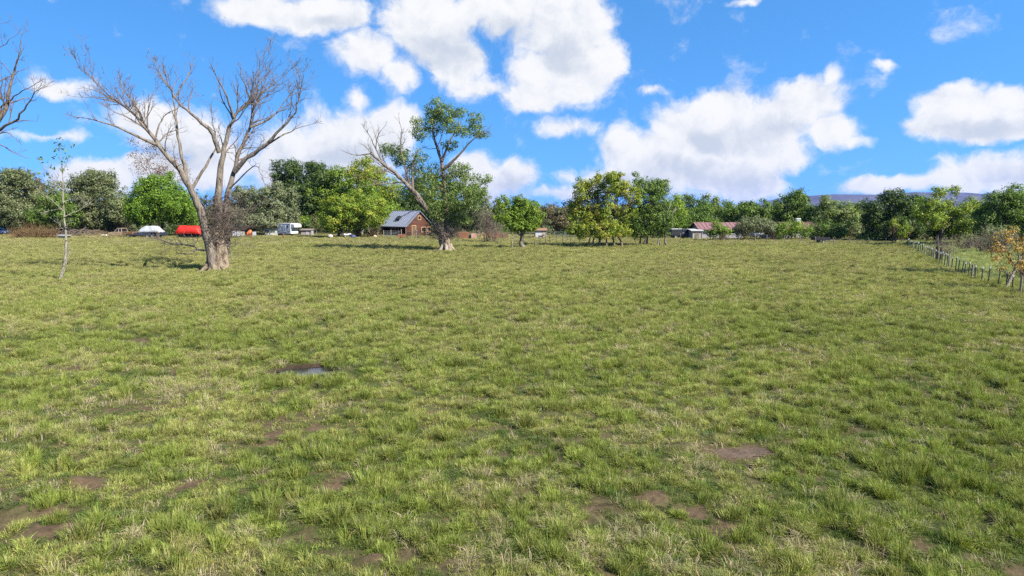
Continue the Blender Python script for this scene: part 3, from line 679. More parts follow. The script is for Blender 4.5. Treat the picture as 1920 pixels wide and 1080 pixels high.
tree('dark_back_tree', 'dark tree with thin brownish top left of the pink-roofed house', 1328, 164, [(1330,383,24,14),(1325,400,28,20),(1345,392,12,14)], 'cotton', size=.36, k=1.3, group=G_R)
tree('green_back_tree', 'broad green tree rising behind the pink-roofed house', 1382, 158, [(1382,392,28,14),(1365,408,24,18),(1395,408,34,18),(1400,385,14,8)], 'green', size=.36, k=1.6, group=G_R)
tree('green_back_tree', 'small-topped green tree left of the tall dark tree', 1432, 156, [(1430,390,20,14),(1445,405,24,20),(1420,405,20,16)], 'green', size=.36, k=1.6, group=G_R)
tree('green_back_tree', 'dense green tree overhanging the left end of the pink-roofed house', 1308, 139, [(1300,412,24,18),(1320,405,20,18),(1285,425,18,10),(1316,428,18,9),(1330,420,14,10)], 'green', size=.3, k=1.6, group=G_R)
tree('bright_front_tree', 'fresh green tree before the brown-roofed house', 1486, 126, [(1478,432,13,13),(1494,430,12,14),(1462,430,12,14),(1512,436,9,8)], 'bright', size=.24, k=1.4, trunk=.14, bark=BARK_DARK, group=G_R)
tree('dark_front_tree', 'dark low tree at the right end of the brown-roofed house', 1552, 127, [(1548,430,16,14),(1565,436,20,12),(1530,428,10,10)], 'green', size=.26, k=1.5, trunk=.16, bark=BARK_DARK, group=G_R)
bush('sage_green_bush', 'large pale sage-green bush at the end of the pink-roofed house', 1418, 126, [(1408,420,28,16),(1432,425,28,14),(1392,430,18,13),(1450,432,14,10)], 'sage', size=.24, k=1.6, twigs=20, group='bushes by the houses')
bush('bright_green_bush', 'bright green bush before the middle of the pink-roofed house', 1350, 122, [(1346,426,14,15),(1358,434,16,11),(1336,436,12,8)], 'bright', size=.22, k=1.6, twigs=14, group='bushes by the houses')
tree('tall_back_tree', 'tallest dark green tree of the right hand row', 1488, 140, [(1485,378,26,20),(1475,400,26,24),(1505,400,26,26),(1490,420,36,20),(1500,372,16,12),(1465,420,16,14)], 'green', size=.32, k=1.7, trunk=.35, bark=BARK_DARK, group=G_R)
tree('round_back_tree', 'rounded olive-green tree right of the tallest tree', 1565, 138, [(1560,395,36,18),(1540,415,26,22),(1590,412,30,26),(1565,430,44,16),(1608,425,18,20)], 'cotton', size=.32, k=1.7, group=G_R, bark=BARK_PALE)
tree('dark_thick_tree', 'thick dark tree with brown twiggy top and dark base', 1668, 122, [(1660,390,32,26),(1690,400,34,30),(1640,405,20,26),(1670,425,44,24),(1700,430,34,20),(1652,445,34,14),(1680,375,26,12)], 'dark', size=.28, k=1.7, trunk=.35, bark=BARK_DARK, group=G_R, bare=1)
bush('yellow_green_bush', 'bright yellow-green bush at the foot of the thick dark tree', 1692, 113, [(1690,432,14,14),(1680,420,10,10)], 'lime', size=.2, k=1.5, twigs=12, group='brush along the pasture edge')
tree('forked_tree', 'yellow-green tree with open forked crown before the mesa', 1765, 104, [(1762,360,16,10),(1790,358,12,8),(1750,385,24,16),(1775,395,22,14),(1810,392,20,12),(1830,385,18,14),(1745,415,26,20),(1800,425,26,18),(1730,400,18,20)], 'lime', size=.22, k=1.25, clump=.7, trunk=.26, bark=BARK_DARK, group=G_R)
tree('dark_edge_tree', 'dark spreading tree at the right edge', 1880, 98, [(1865,375,26,18),(1900,370,30,18),(1885,400,40,24),(1850,405,22,20),(1925,400,40,36),(1870,430,40,14)], 'green', size=.22, k=1.6, clump=.75, trunk=.28, bark=BARK_DARK, group=G_R)
tree('dark_understorey_tree', 'dark shaded low tree behind the gate posts', 1800, 108, [(1790,425,34,20),(1830,428,30,18),(1760,430,24,16),(1850,440,26,12)], 'dark', size=.24, k=1.6, clump=.7, trunk=.2, bark=BARK_DARK, group=G_R)
for i, (px, Y, lb) in enumerate([(1868, 86, [(1850,445,26,16),(1880,440,26,18)]), (1825, 92, [(1815,448,22,10),(1840,452,22,8)])]):
    bush('grey_brush', ['grey twiggy sage brush behind the orange sapling', 'low grey twiggy brush at the far side of the small meadow'][i], px, Y, lb, 'sage', size=.14, k=.45, twigs=60, twigmat=TWIG_GREY, group='brush along the pasture edge')
bush('roadside_weeds', 'wide clump of tall rust-brown weeds left of the thin sapling', 62, 133, [(35,436,22,12),(65,430,24,18),(90,436,20,12)], 'orange', size=.15, k=.0, twigs=120, twigmat=mat('rust_weed', (.27, .165, .075), .9, .3, 3), cat='weeds', group='tall weeds at the far edge')
bush('roadside_weeds', 'rust-brown weeds left of the log cabin fence', 685, 139, [(672,434,14,8),(695,434,16,8)], 'orange', size=.15, k=0, twigs=90, twigmat=MATS['rust_weed'], cat='weeds', group='tall weeds at the far edge')
bush('roadside_weeds', 'yellow-brown low weeds below the tan pickup', 180, 134, [(150,442,26,6),(195,441,24,6),(225,441,18,6)], 'orange', size=.15, k=0, twigs=70, twigmat=mat('straw_weed', (.36, .30, .13), .9, .3, 3), cat='weeds', group='tall weeds at the far edge')
bush('dead_brush_heap', 'heap of grey dead branches on top of the gate posts', 1765, 80, [(1752,455,20,9),(1775,452,16,11)], 'grey', k=0, twigs=22, twigmat=TWIG_GREY, group='brush along the pasture edge')
# ------------------------------------------------------------------ the big bare cottonwood
def crop(ox, oy, sc): return lambda x, y: (ox + x / sc, oy + y / sc)
def limb_tree(name, label, foot_px, limbs, cr_, trunk_i, bark, cat='tree', lv=None, sub=True, depth_amp=.35, twigmat=TWIG_GREY, jag=.012):
    ft = P(*foot_px); Y = ft[1]; ft[2] = float(hgt(ft[0], ft[1])) - .1
    root = empty(name, ft, label, cat)
    data = []
    for li, (pts, r0, r1, dpt) in enumerate(limbs):
        q = []
        for j, (x, y) in enumerate(pts):
            px, py = cr_(x, y); f = j / (len(pts) - 1)
            q.append(A(px, py, Y + dpt[0] + (dpt[1] - dpt[0]) * f))
        q = np.array(q); t = np.linspace(0, 1, len(q)); tt = np.linspace(0, 1, len(q) * 3 - 2)
        p = np.stack([np.interp(tt, t, q[:, i]) for i in range(3)], 1)
        for _ in range(1): p[1:-1] = (p[:-2] + 2 * p[1:-1] + p[2:]) / 4
        p[2:-1] += rng.normal(size=(len(p) - 3, 3)) * jag * np.array((4, 6, 2))
        rad = r1 + (r0 - r1) * (1 - tt) ** 1.3
        data.append((p, rad))
    return root, data
cA = crop(120, 60, 2.25)
LIMBS = [  # points in the photo crop, start radius, end radius, depth from..to
 ([(632,1012),(622,940),(600,850),(580,770),(552,700),(520,630),(470,560),(400,480),(340,400),(280,330),(200,280),(130,210),(80,150)], .50, .025, (-.3,-2.5)),
 ([(655,1012),(652,920),(648,800),(650,700),(660,600),(668,520),(690,430),(720,350),(780,300),(820,230),(825,110)], .52, .025, (0,1.5)),
 ([(672,1010),(682,930),(685,820),(690,700),(712,600),(742,500),(790,400),(800,300),(860,240),(930,180)], .42, .025, (.5,3.0)),
 ([(400,480),(340,455),(230,400),(130,370),(20,350)], .17, .02, (-1.6,-4.5)),
 ([(520,630),(505,560),(482,470),(475,380),(465,280),(405,180),(380,100)], .2, .02, (-.9,1.5)),
 ([(465,280),(520,200),(552,105)], .10, .02, (.9,2.5)),
 ([(385,455),(398,390),(440,340),(470,330)], .09, .03, (-1.2,-.5)),
 ([(340,400),(300,310),(240,230),(225,160)], .11, .02, (-1.6,.5)),
 ([(655,510),(630,430),(560,360),(490,310),(450,250),(420,170)], .22, .03, (.4,-2.0)),
 ([(535,668),(585,590),(625,520),(645,480),(640,420),(620,330)], .16, .03, (-.3,2.4)),
 ([(715,360),(690,270),(640,190),(615,130)], .12, .02, (.9,-1.5)),
 ([(720,590),(770,530),(850,480),(920,400),(980,340),(1000,240),(1012,180)], .24, .02, (1.4,-.8)),
 ([(850,480),(930,430),(1000,400),(1078,380)], .10, .015, (1.0,3.0)),
 ([(800,310),(760,220),(735,130)], .10, .02, (2.0,.5)),
 ([(790,400),(870,370),(930,300),(985,230)], .12, .02, (1.8,3.6)),
 ([(690,760),(740,752),(790,745),(855,705)], .07, .02, (-.4,-1.6)),
 ([(200,280),(140,250),(70,230)], .06, .015, (-2.2,-3.4)),
 ([(700,660),(760,600),(800,560),(830,580),(850,650)], .08, .015, (.6,-2.4)),
]
bare_root, LD = limb_tree('bare_cottonwood_tree', 'large leafless grey cottonwood with spreading limbs, left foreground', (405, 508), LIMBS, cA, 0, BARK_GREY)
fx, fy, fz = bare_root.location
# swollen, ridged foot of the trunk with buttress roots
def ridged_trunk(base, pts, radii, seed, lobes=7, amp=.18, n=30):
    V = []; k = len(pts)
    for i, (c, r) in enumerate(zip(pts, radii)):
        f = i / (k - 1)
        for j in range(n):
            a = j / n * 2 * math.pi
            q = 1 + amp * (1 - .5 * f) * math.sin(lobes * a + 2.2 * math.sin(a + seed) + f * 1.5) + .14 * (float(fbm(np.array(math.cos(a) * 2 + seed), np.array(math.sin(a) * 2 + f * 3), .8, seed, 3)) - .5) * 2
            V.append((c[0] + math.cos(a) * r * q, c[1] + math.sin(a) * r * q * .85, c[2]))
    F = [(i * n + j, i * n + (j + 1) % n, (i + 1) * n + (j + 1) % n, (i + 1) * n + j) for i in range(k - 1) for j in range(n)]
    return V, F
z0 = np.array([-.1, .25, .7, 1.3, 2.0, 2.8, 3.6, 4.2]); rr = np.array([1.25, 1.05, .94, .90, .86, .78, .66, .4])
V, F = ridged_trunk(None, [(fx + .02 * z + .12, fy + .1, fz + .1 + z) for z in z0], rr, 3)
trunk_o = mesh_np('trunk', V, F, bark('bark_rough_foot', (.07, .045, .03), (.26, .20, .14), (.46, .38, .28), 3.2, .45), bare_root, smooth=True)
roots = []
for a in np.linspace(0, 2 * math.pi, 9)[:-1]:
    a += rng.normal() * .2; L_ = rng.uniform(1.3, 2.0)
    roots.append((np.array([(fx + math.cos(a) * q * L_ , fy + math.sin(a) * q * L_, fz + .1 + h) for q, h in ((.3, .9), (.5, .42), (.75, .12), (1.05, -.05))]), np.array([.34, .26, .16, .06])))
tubes_mesh('roots', roots, MATS['bark_rough_foot'], bare_root, 8)
LV = [(.8, .42, .42, 7, .25, 4.4), (.48, .42, .46, 5, .2, 2.0), (.36, .6, .5, 4, .15, 1.0)]
for p, r in LD:
    lo = tubes_mesh('limb', [(p, r)], BARK_GREY, bare_root, 10)
    k1, k2, k3 = grow([(p[len(p) // 4:], r[len(p) // 4:])], LV, up=.26)
    kt = grow([(p[-len(p) // 3:], r[-len(p) // 3:])], [(.4, .4, .45, 5, .1, 1.6), (.4, .5, .5, 4, .1, .8)], up=.24); k2 = k2 + kt[0]; k3 = k3 + kt[1]
    tw = tubes_mesh('twigs', k1, TWIG_GREY, lo, 4, 'stuff'); tw.location = Vector((0, 0, 0)) ; tw2 = tubes_mesh('fine_twigs', k2 + k3, TWIG_GREY, lo, 3, 'stuff')
    for o in (tw, tw2):   # meshes were made local to the limb (at the root's origin): shift to match
        o.matrix_parent_inverse = Matrix.Identity(4); o.data.transform(Matrix.Translation(-Vector(bare_root.location)))
    ends = np.array([q[0][-1] for q in k3[::9]])
    if len(ends):
        c = np.repeat(np.array([PAL['rust'][0]]) * ALB, len(ends), 0) * rng.uniform(.6, 1.6, (len(ends), 1))
        leaf_cards(ends, rng.normal(size=(len(ends), 3)), np.full(len(ends), .11), c, 'dead_leaves', bare_root, DRYLEAF)
# leafless suckers and broken bark strips round the trunk
suck = []
for _ in range(190):
    a = rng.uniform(0, 6.28); s0 = np.array((fx + math.cos(a) * rng.uniform(.3, 1.0), fy + math.sin(a) * .9, fz + rng.uniform(2.4, 6.5)))
    suck.append((wander(s0, s0 + np.array((abs(rng.normal()) * 1.5 + .3 if rng.uniform() < .8 else -abs(rng.normal()), rng.normal() * .8, rng.uniform(-.6, 2.0))), 5, .06), np.linspace(.03, .012, 5)))
ks = grow(suck, [(.5, .45, .6, 4, .2)])
tubes_mesh('suckers', suck + ks[0], TWIG_GREY, bare_root, 3, 'stuff')
# fallen branch beside it
fb0 = P(392, 470); br = empty('fallen_branch', (fb0[0], fb0[1], 0), 'long dead grey branch lying on the grass left of the bare cottonwood', 'branch')
main = np.array([A(x, y, Y) for x, y, Y in ((392,470,72),(372,468,73),(366,462,73.5),(345,459,75),(322,457,77),(300,449,80),(290,445,82))]); main[:, 2] = np.maximum(main[:, 2], .12)
second = np.array([A(x, y, Y) for x, y, Y in ((370,467,73),(360,474,72),(345,476,71),(330,475,71))]); second[:, 2] = np.maximum(second[:, 2], .1)
fg = grow([(main, np.linspace(.12, .03, 7)), (second, np.linspace(.09, .02, 4))], [(.45, .22, .55, 4, .1), (.4, .45, .5, 4, .1)], up=.15)
tubes_mesh('bough', [(main, np.linspace(.12, .03, 7)), (second, np.linspace(.09, .02, 4))], TWIG_GREY, br, 6)
tubes_mesh('twigs', fg[0] + fg[1], TWIG_GREY, br, 3, 'stuff')
for i, (x0, y0, x1, y1, r) in enumerate(((428,478,445,486,.16),(430,484,452,481,.10),(440,506,462,508,.09))):
    a, b_ = P(x0, y0), P(x1, y1); a[2] = .1; b_[2] = .16
    o = MB().tube(wander(a, b_, 6, .05), np.linspace(r, r * .5, 6), 7).build('broken_limb', BARK_GREY, smooth=True)
    tag(o, ['thick broken grey limb lying right of the bare cottonwood foot', 'thin broken grey limb lying right of the bare cottonwood', 'brown bark strip lying in the grass before the bare cottonwood'][i], 'branch', 'broken limbs round the bare cottonwood')

# bare tree whose branches reach in at the left edge
cB = lambda x, y: (x / 4.0, 50 + y / 4.0)
LIM2 = [
 ([(-420,1840),(-400,1500),(-330,1150),(-200,950),(0,690),(60,570),(90,400),(150,170),(160,100)], .5, .02, (0,1)),
 ([(-330,1150),(-250,700),(-200,400),(-150,120),(-110,-60)], .3, .02, (0,-2)),
 ([(-330,1150),(-120,860),(0,770),(140,690),(200,590),(260,490),(340,440)], .2, .015, (0,-2.5)),
 ([(-200,950),(0,590),(110,560),(200,530),(240,550)], .12, .015, (0,2)),
 ([(-200,700),(-60,480),(0,410),(100,360),(205,310)], .14, .015, (0,1)),
 ([(60,570),(140,500),(230,450),(350,380)], .07, .012, (.5,-1)),
 ([(-120,860),(0,880),(100,950),(200,990)], .08, .012, (-1,-2)),
 ([(0,800),(60,790),(120,840),(160,890)], .05, .012, (-1,-3)),
 ([(-200,300),(-60,220),(40,120),(140,50)], .08, .012, (0,0)),
 ([(-330,1150),(-500,800),(-640,500),(-700,200)], .28, .02, (0,1.5)),
]
edge_root, LD2 = limb_tree('bare_edge_tree', 'leafless brown tree whose branches reach in from the left edge', (-105, 510), LIM2, cB, 0, BARK_BROWN)
for p, r in LD2:
    lo = tubes_mesh('limb', [(p, r)], BARK_BROWN, edge_root, 8)
    k1, k2, k3 = grow([(p[len(p) // 4:], r[len(p) // 4:])], [(1.1, .4, .42, 6, .25, 3.6), (.5, .42, .48, 5, .15, 1.8), (.36, .6, .5, 4, .15, .9)], up=.2)
    tw = tubes_mesh('twigs', k1 + k2 + k3, TWIG_BROWN, lo, 3, 'stuff'); tw.data.transform(Matrix.Translation(-Vector(edge_root.location)))

# ------------------------------------------------------------------ the leaning cottonwood
cC = crop(620, 150, 3.086)
LIM3 = [
 ([(655,905),(630,865),(600,820),(545,725),(475,635),(400,560),(300,480),(235,425)], .56, .15, (-.3,-2.5)),
 ([(688,905),(672,850),(664,780),(655,620),(648,480),(612,390),(590,290),(600,180)], .55, .06, (.3,1.0)),
 ([(645,470),(690,340),(755,240)], .2, .05, (.6,2)),
 ([(650,520),(725,455),(785,380),(850,320),(922,300)], .22, .03, (.6,-1)),
 ([(235,425),(140,440),(60,405)], .10, .02, (-2.5,-3.5)),
 ([(300,480),(260,390),(215,310),(180,250)], .12, .02, (-2,-1)),
 ([(260,400),(270,320),(320,260)], .08, .02, (-1.8,-3)),
 ([(400,560),(320,500),(280,380),(250,290)], .10, .02, (-1.2,0)),
 ([(475,635),(470,500),(500,410),(540,390)], .18, .04, (-.9,1)),
 ([(455,600),(400,400),(410,300),(395,215)], .12, .02, (-.8,-2)),
 ([(430,590),(330,600),(240,605),(130,625)], .10, .02, (-1,-3)),
 ([(664,740),(740,680),(830,640),(900,580)], .16, .03, (.4,2)),
 ([(655,640),(600,560),(560,480)], .16, .04, (.3,1.8)),
 ([(664,800),(740,760),(800,740)], .12, .03, (.4,-2)),
 ([(640,890),(590,880),(545,890)], .07, .02, (-.3,-1.6)),
]
lean_root, LD3 = limb_tree('leaning_cottonwood_tree', 'cottonwood split into one leaning and one upright trunk, half dead crown', (836, 471), LIM3, cC, 0, BARK_DARK)
lx, ly, lz = lean_root.location
z0 = np.array([-.1, .15, .5, 1.0, 1.6, 2.1, 2.5]); rr = np.array([.95, .76, .68, .76, .86, .8, .35])
V, F = ridged_trunk(None, [(lx - .08 * z, ly, lz + .1 + z) for z in z0], rr, 11, 5, .12, 26)
mesh_np('stump', V, F, MATS['bark_rough_foot'], lean_root, smooth=True)
roots = []
for a in np.linspace(0, 2 * math.pi, 11)[:-1]:
    a += rng.normal() * .2; L_ = rng.uniform(.85, 1.35)
    roots.append((np.array([(lx + math.cos(a) * q * L_, ly + math.sin(a) * q * L_, lz + .1 + h) for q, h in ((.42, 1.0), (.55, .5), (.8, .15), (1.1, -.05))]), np.array([.24, .24, .17, .06])))
tubes_mesh('roots', roots, mat('bleached_root_wood', (.36, .30, .235), .9, .25, 3, .5, 8), lean_root, 8)
for i, (p, r) in enumerate(LD3):
    lo = tubes_mesh('limb', [(p, r)], BARK_GREY if i in (0, 4, 5, 6, 7, 9, 10) else BARK_BROWN, lean_root, 9)
    k1, k2 = grow([(p[len(p) // 3:], r[len(p) // 3:])], [(.55, .45, .45, 6, .1, 3.4), (.34, .45, .5, 5, .1, 1.5)], up=.25)
    tw = tubes_mesh('twigs', k1 + k2, TWIG_GREY if i in (0, 4, 5, 6, 7, 9, 10) else TWIG_BROWN, lo, 3, 'stuff'); tw.data.transform(Matrix.Translation(-Vector(lean_root.location)))
LOB = [(610,160,62,58),(600,250,85,70),(660,200,70,60),(745,190,48,36),(700,270,60,40),(835,225,48,40),(830,290,70,42),(885,315,38,20),(500,250,36,44),(520,310,50,44),(760,300,50,30),(690,380,55,30),
 (390,420,82,50),(330,400,40,36),(430,470,70,44),(520,440,46,40),(500,545,80,70),(560,620,72,90),(480,660,46,46),(600,540,50,60),
 (740,520,90,44),(700,600,90,70),(790,600,90,70),(760,690,110,80),(830,680,70,70),(690,760,90,70),(600,720,60,70),(890,570,46,34),(860,640,50,44),(620,800,60,40),(740,820,70,34)]
mY = ly / FPX / 3.086; LB = []
for x, y, a_, b_ in LOB:
    px, py = cC(x, y); c = A(px, py, ly + rng.uniform(-2.2, 2.2)); LB.append((c, a_ * mY, a_ * mY * .9, b_ * mY))
for j, (nm, pal, kk) in enumerate((('crown', 'cotton', .70), ('crown', 'green', .45))):
    C, Nn, Cc = foliage(LB, pal, .19, kk, .62, .25)
    leaf_cards(C, Nn, np.full(len(C), .19), Cc, 'leaves' if j else 'crown', lean_root)
sk = []
for _ in range(130):
    a = rng.uniform(0, 6.28); s0 = np.array((lx + math.cos(a) * .8, ly + math.sin(a) * .8, lz + rng.uniform(1.6, 2.8)))
    sk.append((wander(s0, s0 + np.array((math.cos(a) * rng.uniform(.5, 2.2), math.sin(a) * 1.2, rng.uniform(-.3, 2.4))), 5, .07), np.linspace(.03, .012, 5)))
tubes_mesh('suckers', sk + grow(sk, [(.5, .45, .6, 4, .2)])[0], TWIG_GREY, lean_root, 3, 'stuff')

# ------------------------------------------------------------------ saplings
def sapling(name, label, foot, limbs, cr_, bark, leafpts=None, pal='cotton', lsize=.16, lv=None, twigmat=BARK_PALE):
    root, data = limb_tree(name, label, foot, limbs, cr_, 0, bark, jag=.006)
    tubes_mesh('trunk', data, bark, root, 7)
    k = grow(data[1:] or data, lv or [(.32, .35, .5, 5, .2), (.25, .5, .5, 4, .2)], up=.3)
    tubes_mesh('twigs', sum(k, []), twigmat, root, 3, 'stuff')
    if leafpts:
        Y = root.location[1]; LB = []
        for x, y, r in leafpts:
            px, py = cr_(x, y); LB.append((A(px, py, Y + rng.uniform(-.4, .4)), r * Y / FPX, r * Y / FPX, r * Y / FPX))
        C, Nn, Cc = foliage(LB, pal, lsize, .7, .3)
        leaf_cards(C, Nn, np.full(len(C), lsize), Cc, 'leaves', root)
    return root
cD = crop(0, 240, 3.6)
sapling('young_sapling', 'slender pale sapling with a few leaves at its top, left foreground', (115, 527), [
 ([(405,1030),(425,960),(445,880),(448,760),(437,640),(430,520),(425,400),(420,280),(410,90)], .145, .018, (0,.3)),
 ([(445,760),(438,700),(400,650),(330,600)], .04, .012, (0,.5)), ([(437,670),(495,620)], .05, .02, (0,-.3)), ([(430,560),(340,480),(250,420)], .035, .01, (0,-.8)),
 ([(428,500),(500,470),(620,520)], .035, .01, (0,.8)), ([(430,600),(520,560),(640,480)], .035, .01, (0,.8)), ([(425,420),(380,380),(340,330),(270,220)], .035, .01, (0,.6)),
 ([(425,960),(465,880),(470,780)], .03, .012, (0,.2)), ([(428,540),(330,560),(260,600)], .03, .01, (0,.5)), ([(420,320),(440,260),(460,200)], .03, .01, (0,.3))], cD, BARK_PALE,
 [(405,85,4),(375,105,3),(420,120,3),(485,125,4),(380,150,4),(410,125,3),(430,160,3),(460,200,4),(375,190,3),(415,215,3),(272,218,4),(350,270,4),(330,325,4),(325,245,3),(265,310,3),(430,240,4),(455,270,3),(420,290,4)], 'green', .2)
cE = lambda x, y: (x, y)
sapling('thin_sapling', 'thin pale sapling trunk just left of the small rounded green tree', (961, 468), [([(961,468),(961,445),(960,425),(958,400)], .08, .03, (0,.2)), ([(960,430),(952,415),(948,400)], .04, .015, (0,.4)), ([(960,430),(968,415),(972,402)], .04, .015, (0,-.4))], cE, BARK_PALE)
sapling('white_stemmed_sapling', 'bare white-stemmed sapling leaning right beside the tall clump', (1233, 461), [([(1233,461),(1236,440),(1244,415),(1252,395),(1260,375),(1263,358)], .13, .02, (0,-.5)), ([(1238,432),(1246,418),(1258,405),(1268,390)], .06, .015, (0,-.6)), ([(1250,400),(1251,380),(1252,352)], .05, .015, (-.2,.3))], cE, mat('white_bark', (.42, .39, .33), .8, .2, 5), twigmat=MATS['white_bark'])
orange_root = sapling('orange_sapling', 'leaning pale-stemmed sapling with orange autumn leaves over the fence', (1884, 545), [
 ([(1884,545),(1895,522),(1905,500),(1915,480),(1928,455)], .14, .04, (0,.6)), ([(1912,486),(1905,462),(1908,440)], .05, .015, (.2,.4)), ([(1905,500),(1890,478),(1880,455),(1876,430)], .05, .012, (.1,.6)), ([(1910,490),(1935,485)], .05, .02, (.2,.5)),
 ([(1898,515),(1880,500),(1868,480)], .04, .01, (.1,.5)), ([(1928,455),(1935,430)], .04, .01, (.6,.8))], cE, BARK_PALE,
 [(1878,440,9),(1890,450,9),(1870,460,9),(1885,475,10),(1868,485,9),(1895,490,9),(1905,465,10),(1880,500,8),(1915,450,10),(1900,430,8),(1912,500,8),(1860,470,6),(1890,515,6),(1925,470,10),(1930,445,10),(1920,490,9),(1875,470,9),(1862,452,7)], 'orange', .13)
bush('rust_shrub', 'dark rust-red shrub at the right edge behind the orange sapling', 1925, 56, [(1920,495,18,22),(1935,470,18,20)], 'rust', size=.14, k=.8, twigs=60, twigmat=TWIG_BROWN, group='brush along the pasture edge')
bush('fence_weeds', 'dark weedy bush at the foot of the right fence at the edge', 1915, 47, [(1910,560,18,8),(1935,555,16,10)], 'dark', size=.12, k=.7, twigs=40, group='brush along the pasture edge')
# small brush lying in the field
for i, (px, py, lab) in enumerate(((1178, 461, 'low heap of dead brush between the two tall clumps'), (815, 474, 'dark scraps of wood left of the leaning trunk foot'))):
    f = P(px, py); bush('brush_heap', lab, px, f[1], [(px, py - 3, 14 - 4 * i, 4 - i)], 'grey', k=0, twigs=40, twigmat=BARK_BROWN, group='brush heaps in the field')

# trees out of frame to the right whose crowns shade the field by the fence
tree('shade_tree', 'tall narrow tree just beyond the right edge', 2163, 55.3, [(2163,205,44,40),(2175,250,36,30)], 'green', size=.3, k=1.2)
#@@OBJECTS@@
# ------------------------------------------------------------------ undergrowth that closes the foot of the woods
def undergrowth():
    LB = []
    for px in list(range(-240, 735, 17)) + list(range(1010, 1300, 20)) + list(range(1440, 2150, 17)):
        Y = (158 if px < 800 else 150 if px < 1400 else np.interp(px, [1440, 1560, 1700, 1900, 2150], [140, 130, 122, 112, 112])) + rng.uniform(-4, 4)
        m = Y / FPX; hh = rng.uniform(1.6, 3.4) * (1.5 if px < 620 else 1.0); c = A(px, 400, Y); c[2] = hh * .45
        LB.append((c, rng.uniform(1.2, 2.2), 1.4, hh * .55))
    for i, (pal, k) in enumerate((('dark', 1.0), ('brown', .5), ('olive', .6))):
        C, Nn, Cc = foliage(LB[i::3], pal, .34, k * 1.6, .9)
        o = leaf_cards(C, Nn, np.full(len(C), .34), Cc, 'undergrowth', None)
        tag(o, ['dark green undergrowth along the foot of the woods', 'brownish undergrowth along the foot of the woods', 'grey-green undergrowth along the foot of the woods'][i], 'undergrowth', kind='stuff')
undergrowth()

# ------------------------------------------------------------------ buildings
def at(name, label, cat, px, Y, rz=0., group=None):
    p = A(px, 400, Y); return empty(name, (p[0], p[1], float(hgt(p[0], p[1])) - .02), label, cat, group, rz)
def frame(root, x, y, z, wd, ht, axis='y', m=WOOD_TRIM, t=.12, glass=GLASS_DARK, d=.08, name='window'):
    """window on a wall: four-sided frame with a recessed pane and a cross bar; axis = the wall's normal"""
    def bx(mb, cx, cz, w_, h_, dd=d, o=0): 
        return mb.box((x + cx, y + o, z + cz), (w_, dd, h_)) if axis == 'y' else mb.box((x + o, y + cx, z + cz), (dd, w_, h_))
    f = MB(); bx(f, 0, ht / 2, wd + t, t); bx(f, 0, -ht / 2, wd + t, t); bx(f, -wd / 2, 0, t, ht - t); bx(f, wd / 2, 0, t, ht - t)
    wn = f.build(name, m, root)
    g = MB(); bx(g, 0, 0, wd - t, ht - t, d * .3); g.build('pane', glass, wn)
    return wn
